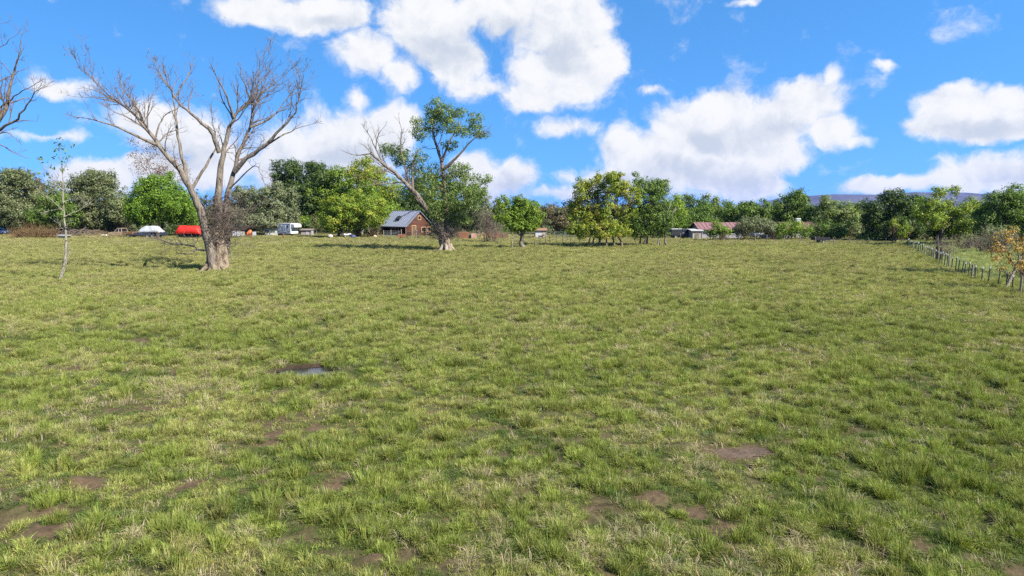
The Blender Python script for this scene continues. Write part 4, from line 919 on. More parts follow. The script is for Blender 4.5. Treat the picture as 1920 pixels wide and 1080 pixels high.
def cabin():
    r = at('log_cabin', 'red-brown log cabin with blue-grey metal roof behind the leaning tree', 'cabin', 760, 141, R(-40))
    Lx, W, he, hr = 7.6, 7.0, 2.35, 5.2       # local: long wall along -x from the near corner at the origin, gable along +y
    def logs(x0, y0, x1, y1, z0, z1, step=.26):
        mb = MB(); z = z0 + .13
        while z < z1: mb.tube([(x0, y0, z), (x1, y1, z)], .14, 8); z += step
        return mb
    logs(.2, 0, .2, W, 0, he).build('gable_wall', WOOD_LOG, r, smooth=True)
    g = MB(); z = he + .13
    while z < hr - .3:
        q = (z - he) / (hr - he) * W / 2; g.tube([(.2, q, z), (.2, W - q, z)], .14, 8); z += .26
    g.build('gable_logs', WOOD_LOG, r, smooth=True)
    logs(-Lx, 1.2, .2, 1.2, 0, he + .7).build('front_wall', WOOD_LOG, r, smooth=True)
    logs(-Lx, W, .2, W, 0, he).build('rear_wall', WOOD_LOG, r, smooth=True); logs(-Lx, 0, -Lx, W, 0, he).build('end_wall', WOOD_LOG, r, smooth=True)
    rf = MB(); ov = .45
    for s in (0, 1):
        y0, y1 = (-ov, W / 2) if s == 0 else (W + ov, W / 2); z0 = he - ov * (hr - he) / (W / 2)
        rf.add([(-Lx - ov, y0, z0), (.2 + ov, y0, z0), (.2 + ov, y1, hr), (-Lx - ov, y1, hr), (-Lx - ov, y0, z0 - .12), (.2 + ov, y0, z0 - .12), (.2 + ov, y1, hr - .12), (-Lx - ov, y1, hr - .12)],
               [(0, 1, 2, 3), (7, 6, 5, 4), (0, 4, 5, 1), (1, 5, 6, 2), (3, 7, 4, 0)])
    roof = rf.build('roof', METAL_ROOF, r)
    rb = MB()
    for x in np.arange(-Lx - .3, .6, .62):
        for s in (0, 1):
            y0 = -ov if s == 0 else W + ov; z0 = he - ov * (hr - he) / (W / 2); rb.tube([(x, y0, z0 + .02), (x, W / 2, hr + .02)], .03, 4)
    rb.build('roof_seams', METAL_ROOF, roof)
    MB().tube([(-Lx - .5, W / 2, hr + .02), (.7, W / 2, hr + .02)], .07, 6).build('ridge_cap', METAL_ROOF, roof)
    sk = MB(); sk.box((-3.6, 1.3, 3.75), (1.1, 1.0, .28), (R(38), 0, 0)); sk.build('roof_vent', mat('black_vent', (.03, .03, .035), .6), roof)
    MB().tube([(-3.1, 1.8, 4.1), (-1.5, W / 2 - .1, hr + .12)], .06, 6).build('stove_pipe', STEEL_DARK, roof)
    frame(r, .36, W / 2, 3.75, .8, .8, 'x'); frame(r, .36, 4.7, 1.3, 1.3, 1.0, 'x'); frame(r, .36, 6.2, 1.3, .8, 1.0, 'x')
    frame(r, -5.6, 1.04, 1.4, 1.0, .9, 'y')
    dr = MB().box((.36, 1.9, 1.05), (.08, .95, 2.0)).build('door', mat('brown_door', (.14, .085, .05), .7), r)
    f = MB(); f.box((.38, 1.36, 1.1), (.1, .12, 2.2)); f.box((.38, 2.44, 1.1), (.1, .12, 2.2)); f.box((.38, 1.9, 2.2), (.1, 1.2, .12)); f.build('door_frame', WOOD_TRIM, dr)
    for x in (-7.3, -3.0, -2.1, .1):
        MB().tube([(x, -.05, -.1), (x, -.05, he)], .1, 7).build('porch_post', mat('orange_post_wood', (.34, .15, .06), .7), r)
    MB().box((-Lx / 2, .5, .18), (Lx, 1.5, .3)).build('porch_floor', WOOD_OLD, r)
    pr = MB(); pr.box((-5.2, -.1, 1.0), (4.2, .08, .1)); pr.box((-5.2, -.1, .55), (4.2, .08, .08)); pr.build('porch_rail', MATS['orange_post_wood'], r)
cabin()
def low_house(name, label, px0, px1, Y, he, hr, W, roofm, wallm, rz=0., wins=(), gables=True):
    m = Y / FPX; Lx = (px1 - px0) * m; r = at(name, label, 'house', px0, Y, rz)
    MB().prism([(0, 0), (W, 0), (W, he), (W / 2, hr - .1), (0, he)], 0, 0, Lx).build('wall', wallm, r)
    rf = MB(); ov = .5
    for s in (0, 1):
        y0 = -ov if s == 0 else W + ov; z0 = he - ov * (hr - he) / (W / 2) + .05; y1 = W / 2
        rf.add([(-ov, y0, z0), (Lx + ov, y0, z0), (Lx + ov, y1, hr), (-ov, y1, hr), (-ov, y0, z0 - .16), (Lx + ov, y0, z0 - .16), (Lx + ov, y1, hr - .16), (-ov, y1, hr - .16)],
               [(0, 1, 2, 3), (7, 6, 5, 4), (0, 4, 5, 1), (1, 5, 6, 2), (3, 7, 4, 0)])
    roof = rf.build('roof', roofm, r)
    sm = MB()
    for x in np.arange(0, Lx, .8): sm.tube([(x, -ov, he - ov * (hr - he) / (W / 2) + .07), (x, W / 2, hr + .02)], .035, 4)
    sm.build('roof_seams', roofm, roof)
    for x, z, a, b_ in wins: frame(r, x, -.02, z, a, b_, 'y', WHITE_PAINT, .1)
    return r, Lx
r, Lx = low_house('ranch_house', 'long low grey house with pink metal roof behind the wire fence', 1314, 1394, 131, 1.95, 3.05, 6.5, mat('pink_metal_roof', (.27, .145, .145), .6, .2, 2), mat('grey_house_wall', (.40, .39, .42), .85, .15, 2), wins=((2.0, 1.3, 1.0, .8), (6.0, 1.3, 1.2, .8)))
MB().box((4.3, -.05, 1.0), (.95, .1, 2.0)).build('door', mat('brown_door', (.14, .085, .05)), r)
def shed(name, label, px0, px1, Y, h0, h1, d, wallm, roofm, group=None, open_=False, rz=0.):
    m = Y / FPX; Lx = (px1 - px0) * m; r = at(name, label, 'shed', (px0 + px1) / 2, Y, rz, group)
    t = .08; wl = MB(); wl.box((-Lx / 2, d / 2, h0 / 2), (t, d, h0)); wl.box((Lx / 2, d / 2, h0 / 2), (t, d, h0)); wl.box((0, d, h1 / 2), (Lx, t, h1))
    if not open_: wl.box((0, 0, h0 / 2), (Lx - t, t, h0))
    wl.build('wall', wallm, r)
    MB().box((0, d / 2, (h0 + h1) / 2 + .08), (Lx + .5, d + .6, .1), (math.atan2(h1 - h0, d), 0, 0)).build('roof', roofm, r)
    for s in (-1, 1): MB().box((s * (Lx / 2 - .1), -.06, h0 / 2), (.12, .1, h0)).build('corner_post', WOOD_OLD, r)
    return r, Lx
GREYWALL = mat('pale_grey_boards', (.48, .46, .44), .85, .15, 3, .2, 20, stretch=(4, 1, .3)); DARKROOF = mat('dark_shed_roof', (.09, .085, .08), .8)
TINROOF = mat('pale_tin_roof', (.55, .55, .54), .5, .12, 3)
r, Lx = shed('pale_shed', 'low pale shed standing left of the small white garage wall', 1299, 1318, 129, 1.5, 1.7, 2.5, GREYWALL, TINROOF, 'sheds and outbuildings')
MB().box((0, -.07, .75), (.8, .06, 1.35)).build('door', WOOD_OLD, r)
# second house: brown roof seen past the trees
r, Lx = low_house('brown_roofed_house', 'grey house with brown roof and white rooftop cooler under tall trees', 1476, 1538, 133, 2.05, 3.1, 6.0, mat('brown_shingle_roof', (.13, .08, .06), .85, .3, 4), mat('pale_house_wall', (.46, .44, .43), .85, .12, 2), wins=((1.2, 1.3, 1.0, .9), (5.2, 1.3, 1.2, .9)))
MB().box((3.1, 2.4, 3.4), (.9, .9, .85)).build('rooftop_cooler', WHITE_PAINT, r, .04)
ll = MB()
for z in (3.2, 3.35, 3.5, 3.65): ll.box((3.1, 1.94, z), (.8, .03, .05))
ll.build('cooler_louvres', STEEL, r)
# outbuildings on the left
r, Lx = shed('low_feed_shed', 'low cream shed with dark flat roof left of the horse trailer', 495, 522, 144, 1.45, 1.6, 2.0, mat('cream_boards', (.62, .58, .50), .8, .12, 3), DARKROOF, 'sheds and outbuildings')
for s in (-1.0, .2): MB().box((s, -.06, .95), (.9, .05, .5)).build('shutter', mat('green_grey_shutter', (.12, .14, .11), .7), r)
r, Lx = shed('grey_coop', 'small grey coop right of the horse trailer', 563, 582, 146, 1.05, 1.2, 1.6, mat('lilac_grey_boards', (.36, .33, .36), .85, .2, 3), WOOD_OLD, 'sheds and outbuildings')
MB().box((.3, -.06, .5), (.6, .05, .85)).build('door', GREYWALL, r)
r, Lx = shed('lean_to', 'weathered open lean-to with pale roof right of the bare cottonwood', 428, 462, 152, 1.7, 1.9, 2.2, WOOD_OLD, TINROOF, 'sheds and outbuildings', open_=True)
r, Lx = shed('white_stock_shed', 'small whitish stock shed with rusty top behind the brown dog', 1003, 1024, 134, 1.4, 1.7, 2.0, mat('white_tin', (.60, .60, .63), .6, .15, 3), mat('rusty_tin', (.30, .17, .10), .8, .4, 3), 'sheds and outbuildings')
MB().box((.7, -.06, .65), (.7, .05, 1.2)).build('door', mat('tan_door', (.5, .4, .32), .8), r)

# ------------------------------------------------------------------ vehicles
def wheel(root, x, y, r=.34, wd=.22, rimm=STEEL, ax='y'):
    t = MB(); n = 18
    prof = [(r * .62, -wd / 2), (r * .95, -wd / 2), (r, -wd * .3), (r, wd * .3), (r * .95, wd / 2), (r * .62, wd / 2)]
    vs = []; fs = []
    for i in range(n):
        a = i / n * 2 * math.pi
        for pr, pw in prof: vs.append((x + math.cos(a) * pr, y + pw, r + math.sin(a) * pr))
    k = len(prof)
    for i in range(n):
        for j in range(k - 1): fs.append((i * k + j, ((i + 1) % n) * k + j, ((i + 1) % n) * k + j + 1, i * k + j + 1))
    t.add(vs, fs); wh = t.build('wheel', RUBBER, root, smooth=True)
    MB().tube([(x, y - wd * .35, r), (x, y + wd * .35, r)], r * .63, 14).build('rim', rimm, wh)
    return wh
def pickup(name, label, px, Y, rz, paint, bedm, canopy=None, frameonly=False):
    r = at(name, label, 'truck', px, Y, rz, 'vehicles at the edge of the pasture')
    hw = .92   # nose at +x, along x: bed -2.7..-.4, cab -.4..1.2, bonnet 1.2..2.6
    MB().prism([(-.5, .45), (2.62, .45), (2.66, .75), (2.6, 1.02), (1.25, 1.14), (-.5, 1.16)], 1, -hw, hw).build('body', paint, r, .05)
    bd = MB(); bd.box((-1.6, 0, .66), (2.15, 1.8, .12))
    for s in (-1, 1): bd.box((-1.6, s * .88, .9), (2.15, .08, .52))
    bd.box((-2.66, 0, .9), (.08, 1.82, .52)); bd.box((-.58, 0, .9), (.06, 1.7, .5)); bd.build('bed', bedm, r, .02)
    for a, b_ in (((-.42, 1.14), (-.28, 1.78)), ((1.22, 1.12), (.62, 1.78)), ((.30, 1.14), (.26, 1.78))):
        for s in (-1, 1): MB().tube([(a[0], s * .86, a[1]), (b_[0], s * .74, b_[1])], .055, 5).build('pillar', paint, r)
    MB().box((.18, 0, 1.82), (1.0, 1.56, .09)).build('cab_roof', paint, r, .04)
    gl = MB(); gl.add([(1.17, -.8, 1.15), (1.17, .8, 1.15), (.62, .7, 1.76), (.62, -.7, 1.76)], [(0, 1, 2, 3)]); gl.add([(-.4, -.8, 1.16), (-.27, -.7, 1.76), (-.27, .7, 1.76), (-.4, .8, 1.16)], [(0, 1, 2, 3)])
    for s in (-1, 1): gl.add([(-.36, s * .84, 1.16), (1.12, s * .84, 1.16), (.6, s * .73, 1.75), (-.24, s * .73, 1.75)], [(0, 1, 2, 3)])
    gl.build('windows', GLASS_DARK, r)
    MB().box((2.7, 0, .55), (.14, 1.8, .2)).build('bumper', STEEL, r, .03)
    for s in (-1, 1):
        MB().tube([(2.6, s * .68, .85), (2.68, s * .68, .85)], .12, 10).build('headlight', mat('lamp_glass', (.7, .7, .68), .15), r)
        dr_ = MB().box((.38, s * .93, .82), (1.2, .03, .58)).build('door', paint, r); MB().box((-.1, s * .95, .98), (.16, .03, .04)).build('handle', STEEL, dr_)
        for x in (-1.75, 1.85): wheel(r, x, s * .82)
    if canopy: MB().box((-1.57, 0, 1.88), (2.2, 1.74, .07)).build('white_cover_top', WHITE_PAINT, r, .02)
    if canopy: MB().prism([(-2.7, 1.16), (-.45, 1.16), (-.55, 1.84), (-2.6, 1.84)], 1, -.86, .86).build('bed_cover', canopy, r, .06)
    return r
TAN = mat('faded_tan_paint', (.42, .30, .20), .6, .25, 2); RUSTBED = mat('rusty_bed', (.20, .11, .06), .85, .4, 3)
pickup('old_pickup', 'old faded tan pickup parked beneath the dark thicket', 228, 136, R(172), TAN, RUSTBED)
pickup('dark_pickup', 'dark pickup with white topped cover left of the low houses', 1281, 132, R(10), mat('navy_paint', (.035, .045, .07), .3, .15, 2, spec=.5), STEEL_DARK, STEEL_DARK)
def car(name, label, px, Y, rz, paint):
    r = at(name, label, 'car', px, Y, rz, 'vehicles at the edge of the pasture')
    MB().prism([(-2.2, .35), (2.2, .35), (2.25, .7), (1.3, .92), (-1.3, .98), (-2.2, .9)], 1, -.86, .86).build('body', paint, r, .08)
    MB().prism([(-1.5, .97), (1.2, .93), (.5, 1.42), (-.9, 1.44)], 1, -.74, .74).build('windows', GLASS_DARK, r, .05)
    MB().prism([(-.95, 1.42), (.55, 1.40), (.45, 1.48), (-.85, 1.5)], 1, -.72, .72).build('roof', paint, r, .03)
    for s in (-1, 1):
        for x in (-1.35, 1.35): wheel(r, x, s * .78, .31, .2)
        MB().box((2.2, s * .6, .66), (.1, .3, .14)).build('headlight', mat('lamp_glass', (.7, .7, .68), .15), r, .02)
    return r
car('parked_car', 'blue and white car showing at the far left edge', -4, 150, R(5), mat('light_blue_paint', (.35, .42, .72), .3, .1, 1, spec=.5))
car('parked_car', 'white car parked between the two low houses', 1449, 128, R(-12), WHITE_PAINT)
car('parked_car', 'grey-blue car in shade beside the white car', 1432, 134, R(8), mat('slate_paint', (.20, .24, .30), .3, .1, 1, spec=.5))
# horse trailer
def horse_trailer():
    r = at('horse_trailer', 'tall white horse trailer with small dark windows behind the field', 'trailer', 538, 144, R(-28), 'vehicles at the edge of the pasture')
    MB().box((0, 0, 1.5), (4.0, 2.1, 2.1)).build('body', WHITE_PAINT, r, .12)
    MB().prism([(2.05, 1.7), (3.0, 1.8), (3.05, 2.2), (2.8, 2.53), (2.05, 2.56)], 1, -.98, .98).build('nose', WHITE_PAINT, r, .08)
    MB().box((0, 0, 2.6), (4.1, 2.16, .08)).build('roof', WHITE_PAINT, r, .03)
    for x in (-1.6, -1.15, -.7): frame(r, x, -1.06, 2.2, .3, .26, 'y', WHITE_PAINT, .05)
    frame(r, 1.2, -1.06, 1.95, .5, .5, 'y', STEEL, .06)
    d = MB().box((.2, -1.07, 1.4), (.75, .05, 1.75)).build('door', mat('off_white_door', (.70, .70, .74), .4), r); MB().box((.46, -1.11, 1.4), (.05, .04, .3)).build('handle', STEEL_DARK, d)
    MB().box((0, -1.07, 1.12), (3.9, .03, .06)).build('trim_strip', STEEL, r); MB().box((2.02, 0, 1.75), (.04, 2.0, .07)).build('nose_trim', STEEL, r)
    MB().box((0, 0, .4), (4.1, 1.9, .12)).build('chassis', STEEL_DARK, r)
    for s in (-1, 1):
        for x in (-.5, .35): wheel(r, x, s * .92, .36, .2)
        MB().box((-.08, s * 1.05, .82), (1.9, .22, .08)).build('fender', STEEL, r, .03)
    MB().tube([(2.0, 0, .42), (3.4, 0, .5)], .06, 6).build('drawbar', STEEL_DARK, r)
horse_trailer()
# flatbed trailer under a silver tarp, red tarp beside it
def drape(name, sx, sy, h, m, root, seed, flat=.55, z0=.6, pinch=.0):
    n, k = 26, 18; V = []
    for j in range(k):
        for i in range(n):
            u = i / (n - 1) * 2 - 1; v = j / (k - 1) * 2 - 1; e = max(abs(u), abs(v))
            top = 1 - max(0, (e - flat) / (1 - flat)) ** 1.6
            z = z0 + h * top * (1 - .35 * u * pinch) + .13 * h * (float(fbm(np.array(u * 3 + seed), np.array(v * 3), .8, seed, 3)) - .5) * 2
            V.append((u * sx / 2 * (1 - .12 * top), v * sy / 2 * (1 - .12 * top), z))
    ii = [(j * n + i, j * n + i + 1, (j + 1) * n + i + 1, (j + 1) * n + i) for j in range(k - 1) for i in range(n - 1)]
    o = mesh_np(name, V, ii, m, root, smooth=True, world=False)
    s = o.modifiers.new('thickness', 'SOLIDIFY'); s.thickness = .03
    return o
r = at('flatbed_trailer', 'dark blue flatbed trailer under a silver tarp below the willow', 'trailer', 280, 135, R(6), 'vehicles at the edge of the pasture')
MB().box((0, 0, .75), (5.6, 2.0, .5)).build('side_boards', mat('dark_navy_boards', (.035, .045, .075), .6, .3, 2), r, .02)
MB().box((0, 0, .45), (5.2, 1.4, .14)).build('chassis', STEEL_DARK, r); MB().tube([(-2.7, 0, .48), (-3.9, 0, .42)], .06, 6).build('drawbar', STEEL_DARK, r)
for s in (-1, 1):
    for x in (-.3, .6): wheel(r, x, s * .9, .33, .2)
tr_ = empty('silver_tarp', (r.location[0] + .2, r.location[1], r.location[2] + .72), 'crumpled silver-white tarp heaped over the flatbed trailer', 'tarp')
drape('sheet', 4.4, 2.3, 1.2, mat('silver_tarp', (.46, .48, .50), .45, .2, 2, .4, 6, spec=.5), tr_, 5, .5, .35)
r = at('red_tarp', 'bright red tarp draped over a stack behind the bare cottonwood', 'tarp', 355, 134)
drape('sheet', 5.0, 2.6, 1.45, mat('red_tarp', (.72, .028, .015), .5, .12, 1.5, .2, 6), r, 9, .72, .85, .25)
tie = MB()
for s in (-1, 1):
    for q in (-1, 1): tie.tube([(s * 1.9, q * 1.0, 0), (s * 1.9, q * 1.0, 1.1)], .05, 5)
tie.build('stack_legs', STEEL_DARK, r); MB().box((0, 0, .45), (3.8, 1.9, .55)).build('stacked_boards', mat('dark_boards', (.06, .045, .04), .9), r)
r = at('black_trailer', 'low black utility trailer in shade under the right hand trees', 'trailer', 1541, 114, R(4), 'vehicles at the edge of the pasture')
MB().box((0, 0, .62), (2.5, 1.5, .12)).build('deck', STEEL_DARK, r)
sd_ = MB(); [sd_.box((0, s * .75, .85), (2.5, .05, .4)) for s in (-1, 1)]; [sd_.box((s * 1.25, 0, .85), (.05, 1.5, .4)) for s in (-1, 1)]; sd_.build('side_boards', mat('black_boards', (.015, .015, .018), .6), r)
for s in (-1, 1): wheel(r, .1, s * .85, .32, .2)
MB().tube([(1.25, 0, .6), (2.4, 0, .4)], .05, 6).build('drawbar', STEEL_DARK, r)

# ------------------------------------------------------------------ small things along the back
def tub(name, label, px, Y, L_, W_, h, m, cat='trough', group=None, rz=0.):
    r = at(name, label, cat, px, Y, rz, group); n = 24; V = []; F = []
    rings = [(.78, 0), (1.0, h), (1.06, h + .02), (1.06, h - .04), (.93, h - .03), (.74, .08)]
    for q, z in rings:
        for i in range(n):
            a = i / n * 2 * math.pi; c, s = math.cos(a), math.sin(a)
            e = (abs(c) ** 3 + abs(s) ** 3) ** (-1 / 3); V.append((c * e * L_ / 2 * q, s * e * W_ / 2 * q, z))
    for j in range(len(rings) - 1):
        for i in range(n): F.append((j * n + i, j * n + (i + 1) % n, (j + 1) * n + (i + 1) % n, (j + 1) * n + i))
    F += [tuple(reversed(range(n))), tuple(range((len(rings) - 1) * n, len(rings) * n))]
    mesh_np('basin', V, F, m, r, smooth=True, world=False)
    rb = MB(); rb.tube([(-L_ * .3, -W_ / 2 * .8, -.02), (-L_ * .3, W_ / 2 * .8, -.02)], .05, 5); rb.tube([(L_ * .3, -W_ / 2 * .8, -.02), (L_ * .3, W_ / 2 * .8, -.02)], .05, 5); rb.build('skid', STEEL_DARK, r)
    return r
tub('water_trough', 'white tub-shaped water trough behind the slender sapling', 117, 132, 2.5, 1.1, .62, WHITE_PAINT)
tub('blue_tub', 'small blue plastic tub before the rusty wood stacks', 881, 132, .8, .6, .5, mat('blue_plastic', (.02, .16, .38), .4, .1, 3, spec=.5), 'tub')
def barrel(name, label, px, Y, m, lying=False, group='barrels and tanks', r_=.3, h=.88, rz=.4):
    r = at(name, label, 'barrel', px, Y, rz, group); n = 20; V = []; F = []
    prof = [(.93, 0), (1, .03), (1, h * .32), (1.05, h * .34), (1, h * .37), (1, h * .63), (1.05, h * .66), (1, h * .69), (1, h - .03), (.93, h), (.88, h - .02)]
    for q, z in prof:
        for i in range(n):
            a = i / n * 2 * math.pi; p = (math.cos(a) * q * r_, math.sin(a) * q * r_, z)
            V.append(p if not lying else (p[2] - h / 2, p[0], p[1] + r_ * 1.05))
    for j in range(len(prof) - 1):
        for i in range(n): F.append((j * n + i, j * n + (i + 1) % n, (j + 1) * n + (i + 1) % n, (j + 1) * n + i))
    F += [tuple(reversed(range(n))), tuple(range((len(prof) - 1) * n, len(prof) * n))]
    mesh_np('drum', V, F, m, r, smooth=True, world=False)
    c = MB(); c.tube([(.12, 0, h - .03), (.12, 0, h + .03)] if not lying else [(h / 2 - .03, .1, r_ * 1.2), (h / 2 + .03, .1, r_ * 1.2)], .05, 8); c.build('bung', STEEL, r)
barrel('plastic_barrel', 'dark blue barrel lying right of the two-trunked yellow-green tree', 661, 133, mat('navy_plastic', (.02, .035, .16), .4, .1, 3, spec=.5), True)
def tank(name, label, px, Y, w_, h, m, group='barrels and tanks'):
    r = at(name, label, 'tank', px, Y, .2, group)
    MB().box((0, 0, h / 2 + .12), (w_, w_ * .9, h)).build('bottle', m, r, .1); MB().box((0, 0, .06), (w_ * 1.1, w_, .12)).build('pallet', WOOD_OLD, r)
    MB().tube([(0, 0, h + .1), (0, 0, h + .2)], .12, 10).build('lid', STEEL_DARK, r)
    cg_ = MB()
    for z in np.linspace(.25, h + .05, 4):
        for s in (-1, 1): cg_.box((0, s * w_ * .47, z), (w_ * 1.05, .03, .03)); cg_.box((s * w_ * .52, 0, z), (.03, w_ * .92, .03))
    for s in (-1, -.3, .3, 1): cg_.box((s * w_ * .51, -w_ * .48, h / 2 + .12), (.03, .03, h))
    cg_.build('cage', STEEL, r)
tank('water_tank', 'whitish caged water tank beside the lean-to', 441, 137, 1.3, 1.1, mat('milky_plastic', (.62, .63, .66), .5, .12, 3))
tank('water_tank', 'smaller cream caged tank between white tank and orange mixer', 452, 139, 1.0, .95, mat('cream_plastic', (.58, .54, .46), .5, .12, 3))
tank('water_tank', 'small white caged tank right of the orange mixer', 475, 141, .7, .8, WHITE_PAINT)
r = at('cement_mixer', 'small orange cement mixer standing at the far edge', 'mixer', 466, 136, .4)
d = MB(); n = 16; V = []; F = []
for q, x in ((.25, -.55), (.46, -.3), (.52, 0), (.42, .3), (.26, .5)):
    for i in range(n): a = i / n * 6.2832; V.append((x * .85, math.cos(a) * q, .95 + math.sin(a) * q + x * .45))
for j in range(4): F += [(j * n + i, j * n + (i + 1) % n, (j + 1) * n + (i + 1) % n, (j + 1) * n + i) for i in range(n)]
F.append(tuple(range(n))); mesh_np('drum', V, F, mat('orange_paint', (.70, .16, .05), .5, .2, 4), r, smooth=True, world=False)
f = MB(); [f.tube([(s * .5, q * .4, 0), (s * .1, q * .55, .95)], .04, 5) for s in (-1, 1) for q in (-1, 1)]; f.build('stand', MATS['orange_paint'], r)
for s in (-1, 1): wheel(r, -.5, s * .5, .2, .1)
# quad bike beside the barrel
r = at('quad_bike', 'small white and grey quad bike by the two-trunked tree', 'quad bike', 651, 135, R(20))
MB().prism([(-.75, .45), (.75, .45), (.85, .62), (.4, .85), (-.2, .72), (-.8, .8)], 1, -.3, .3).build('body', WHITE_PAINT, r, .05)
MB().box((-.3, 0, .85), (.6, .32, .12)).build('seat', RUBBER, r, .03); h_ = MB(); h_.tube([(.3, 0, .8), (.2, 0, 1.1)], .04, 5); h_.tube([(.2, -.36, 1.12), (.2, .36, 1.12)], .03, 5); h_.build('handlebar', STEEL_DARK, r)
for s in (-1, 1):
    for x in (-.5, .55): wheel(r, x, s * .42, .26, .2)
    MB().box((.55, s * .42, .6), (.6, .26, .06)).build('mudguard', MATS['lilac_grey_boards'], r, .02)
# boulders, planks, debris
def rock(name, label, px, Y, s, m, group='pale blocks and stones'):
    r = A(px, 400, Y); V = []; n = 12; F = []
    for j in range(1, 8):
        th = j / 8 * math.pi
        for i in range(n):
            a = i / n * 6.2832; q = .8 + .4 * float(fbm(np.array(math.cos(a) * 1.5 + px), np.array(math.sin(a) * 1.5 + j * .4), .9, 5, 3))
            V.append((r[0] + math.sin(th) * math.cos(a) * s[0] * q, r[1] + math.sin(th) * math.sin(a) * s[1] * q, max(-.05, s[2] * .8 + math.cos(th) * s[2] * q)))
    for j in range(6): F += [(j * n + i, (j + 1) * n + i, (j + 1) * n + (i + 1) % n, j * n + (i + 1) % n) for i in range(n)]
    F += [tuple(range(n)), tuple(reversed(range(6 * n, 7 * n)))]
    o = mesh_np(name, V, F, m, None, smooth=True); tag(o, label, 'stone', group)
STONE = mat('pale_stone', (.52, .48, .44), .9, .2, 3, .5, 8)
rock('pale_boulder', 'long pale boulder left of the tan pickup', 193, 139, (.9, .5, .28), STONE)
rock('pale_boulder', 'pale lumpy stone under the yellow-green tree', 618, 133, (.5, .4, .4), STONE)
rock('pale_boulder', 'small pinkish stone left of the cabin fence post', 702, 135, (.35, .3, .28), mat('pink_stone', (.6, .42, .34), .9))
rock('pale_boulder', 'small pale stone below the black rubbish heap', 158, 136, (.25, .25, .2), STONE)
heapm = mat('black_plastic', (.02, .02, .024), .35, .3, 4, spec=.5)
r = at('rubbish_heap', 'black plastic rubbish heap before the grey brush pile', 'heap', 165, 139); drape('sheet', 2.4, 1.6, .7, heapm, r, 21, .35, .05)
for i, (px, y, w_, lab) in enumerate(((142, 140, 30, 'long tangled pile of grey brush behind the slender sapling'), (176, 142, 16, 'smaller brown brush pile left of the tan pickup'))):
    rr_ = at('brush_pile', lab, 'brush pile', px, y, 0, 'brush piles'); sg = []
    for _ in range(160 - 70 * i):
        c = np.array((rr_.location[0] + rng.normal() * w_ * .055, y + rng.normal() * .7, abs(rng.normal()) * .55 + .1)); dv = rng.normal(size=3) * np.array((1, .7, .3)); 
        sg.append((wander(c - dv, c + dv, 4, .05), np.linspace(.05, .02, 4)))
    for s in sg: s[0][:, 2] = np.maximum(s[0][:, 2], .05)
    tubes_mesh('branches', sg, TWIG_GREY if i == 0 else TWIG_BROWN, rr_, 4, 'stuff')
# wood stacks right of the leaning tree
def plank_stack(name, label, px, Y, n, w_, h, m, lean=.15, rz=0.):
    r = at(name, label, 'wood stack', px, Y, rz, 'wood stacked right of the leaning tree')
    for i in range(n):
        x = (i - (n - 1) / 2) * w_ / n + rng.normal() * .03; hh = h * rng.uniform(.75, 1.1); a = rng.normal() * .12
        MB().box((x, .1 + rng.uniform(0, .25), hh / 2 * .97), (w_ / n * .8, .05, hh), (-lean, a, 0)).build('plank', m, r)
    MB().tube([(-w_ / 2, .35, h * .6), (w_ / 2, .35, h * .6)], .05, 5).build('rail', WOOD_OLD, r)
plank_stack('leaning_planks', 'rust-red planks leaning upright in the middle of the wood stacks', 925, 131, 8, 2.3, 1.5, WOOD_RED)
plank_stack('leaning_planks', 'lower dark red planks at the right end of the wood stacks', 943, 133, 7, 2.0, 1.0, mat('dark_red_wood', (.16, .075, .055), .85, .3, 4))
plank_stack('leaning_planks', 'pale plywood boards leaning beside the rust-red planks', 906, 130, 2, .9, 1.6, mat('plywood', (.45, .30, .15), .8, .15, 3))
def logpile(name, label, px, Y, rows, m):
    r = at(name, label, 'firewood', px, Y, .2, 'wood stacked right of the leaning tree'); k = 0
    for j in range(rows):
        for i in range(rows + 2):
            x = (i - (rows + 1) / 2) * .29 + .14 * (j % 2) + rng.normal() * .02; o = MB().tube([(x, -.45, .14 + j * .26), (x + rng.normal() * .02, .45, .14 + j * .26)], .14, 8).build('log', m, r, smooth=False)
logpile('firewood_pile', 'orange-red firewood pile nearest the leaning tree', 868, 131, 5, mat('fresh_cut_wood', (.30, .13, .07), .8, .45, 3))
logpile('firewood_pile', 'small firewood pile before the cabin fence', 752, 133, 3, MATS['fresh_cut_wood'])
def crate(name, label, px, Y, s, m):
    r = at(name, label, 'crate', px, Y, .15)
    for z in np.arange(.12, s * 1.1, .2):
        for q in (-1, 1): MB().box((0, q * s / 2, z), (s, .03, .15)).build('slat', m, r); MB().box((q * s / 2, 0, z), (.03, s, .15)).build('slat', m, r)
    MB().box((0, 0, .04), (s, s, .05)).build('floor_board', m, r)
crate('wooden_crate', 'pinkish slatted crate right of the blue tub', 888, 131, 1.0, mat('pink_wood', (.55, .33, .25), .8, .15, 4))

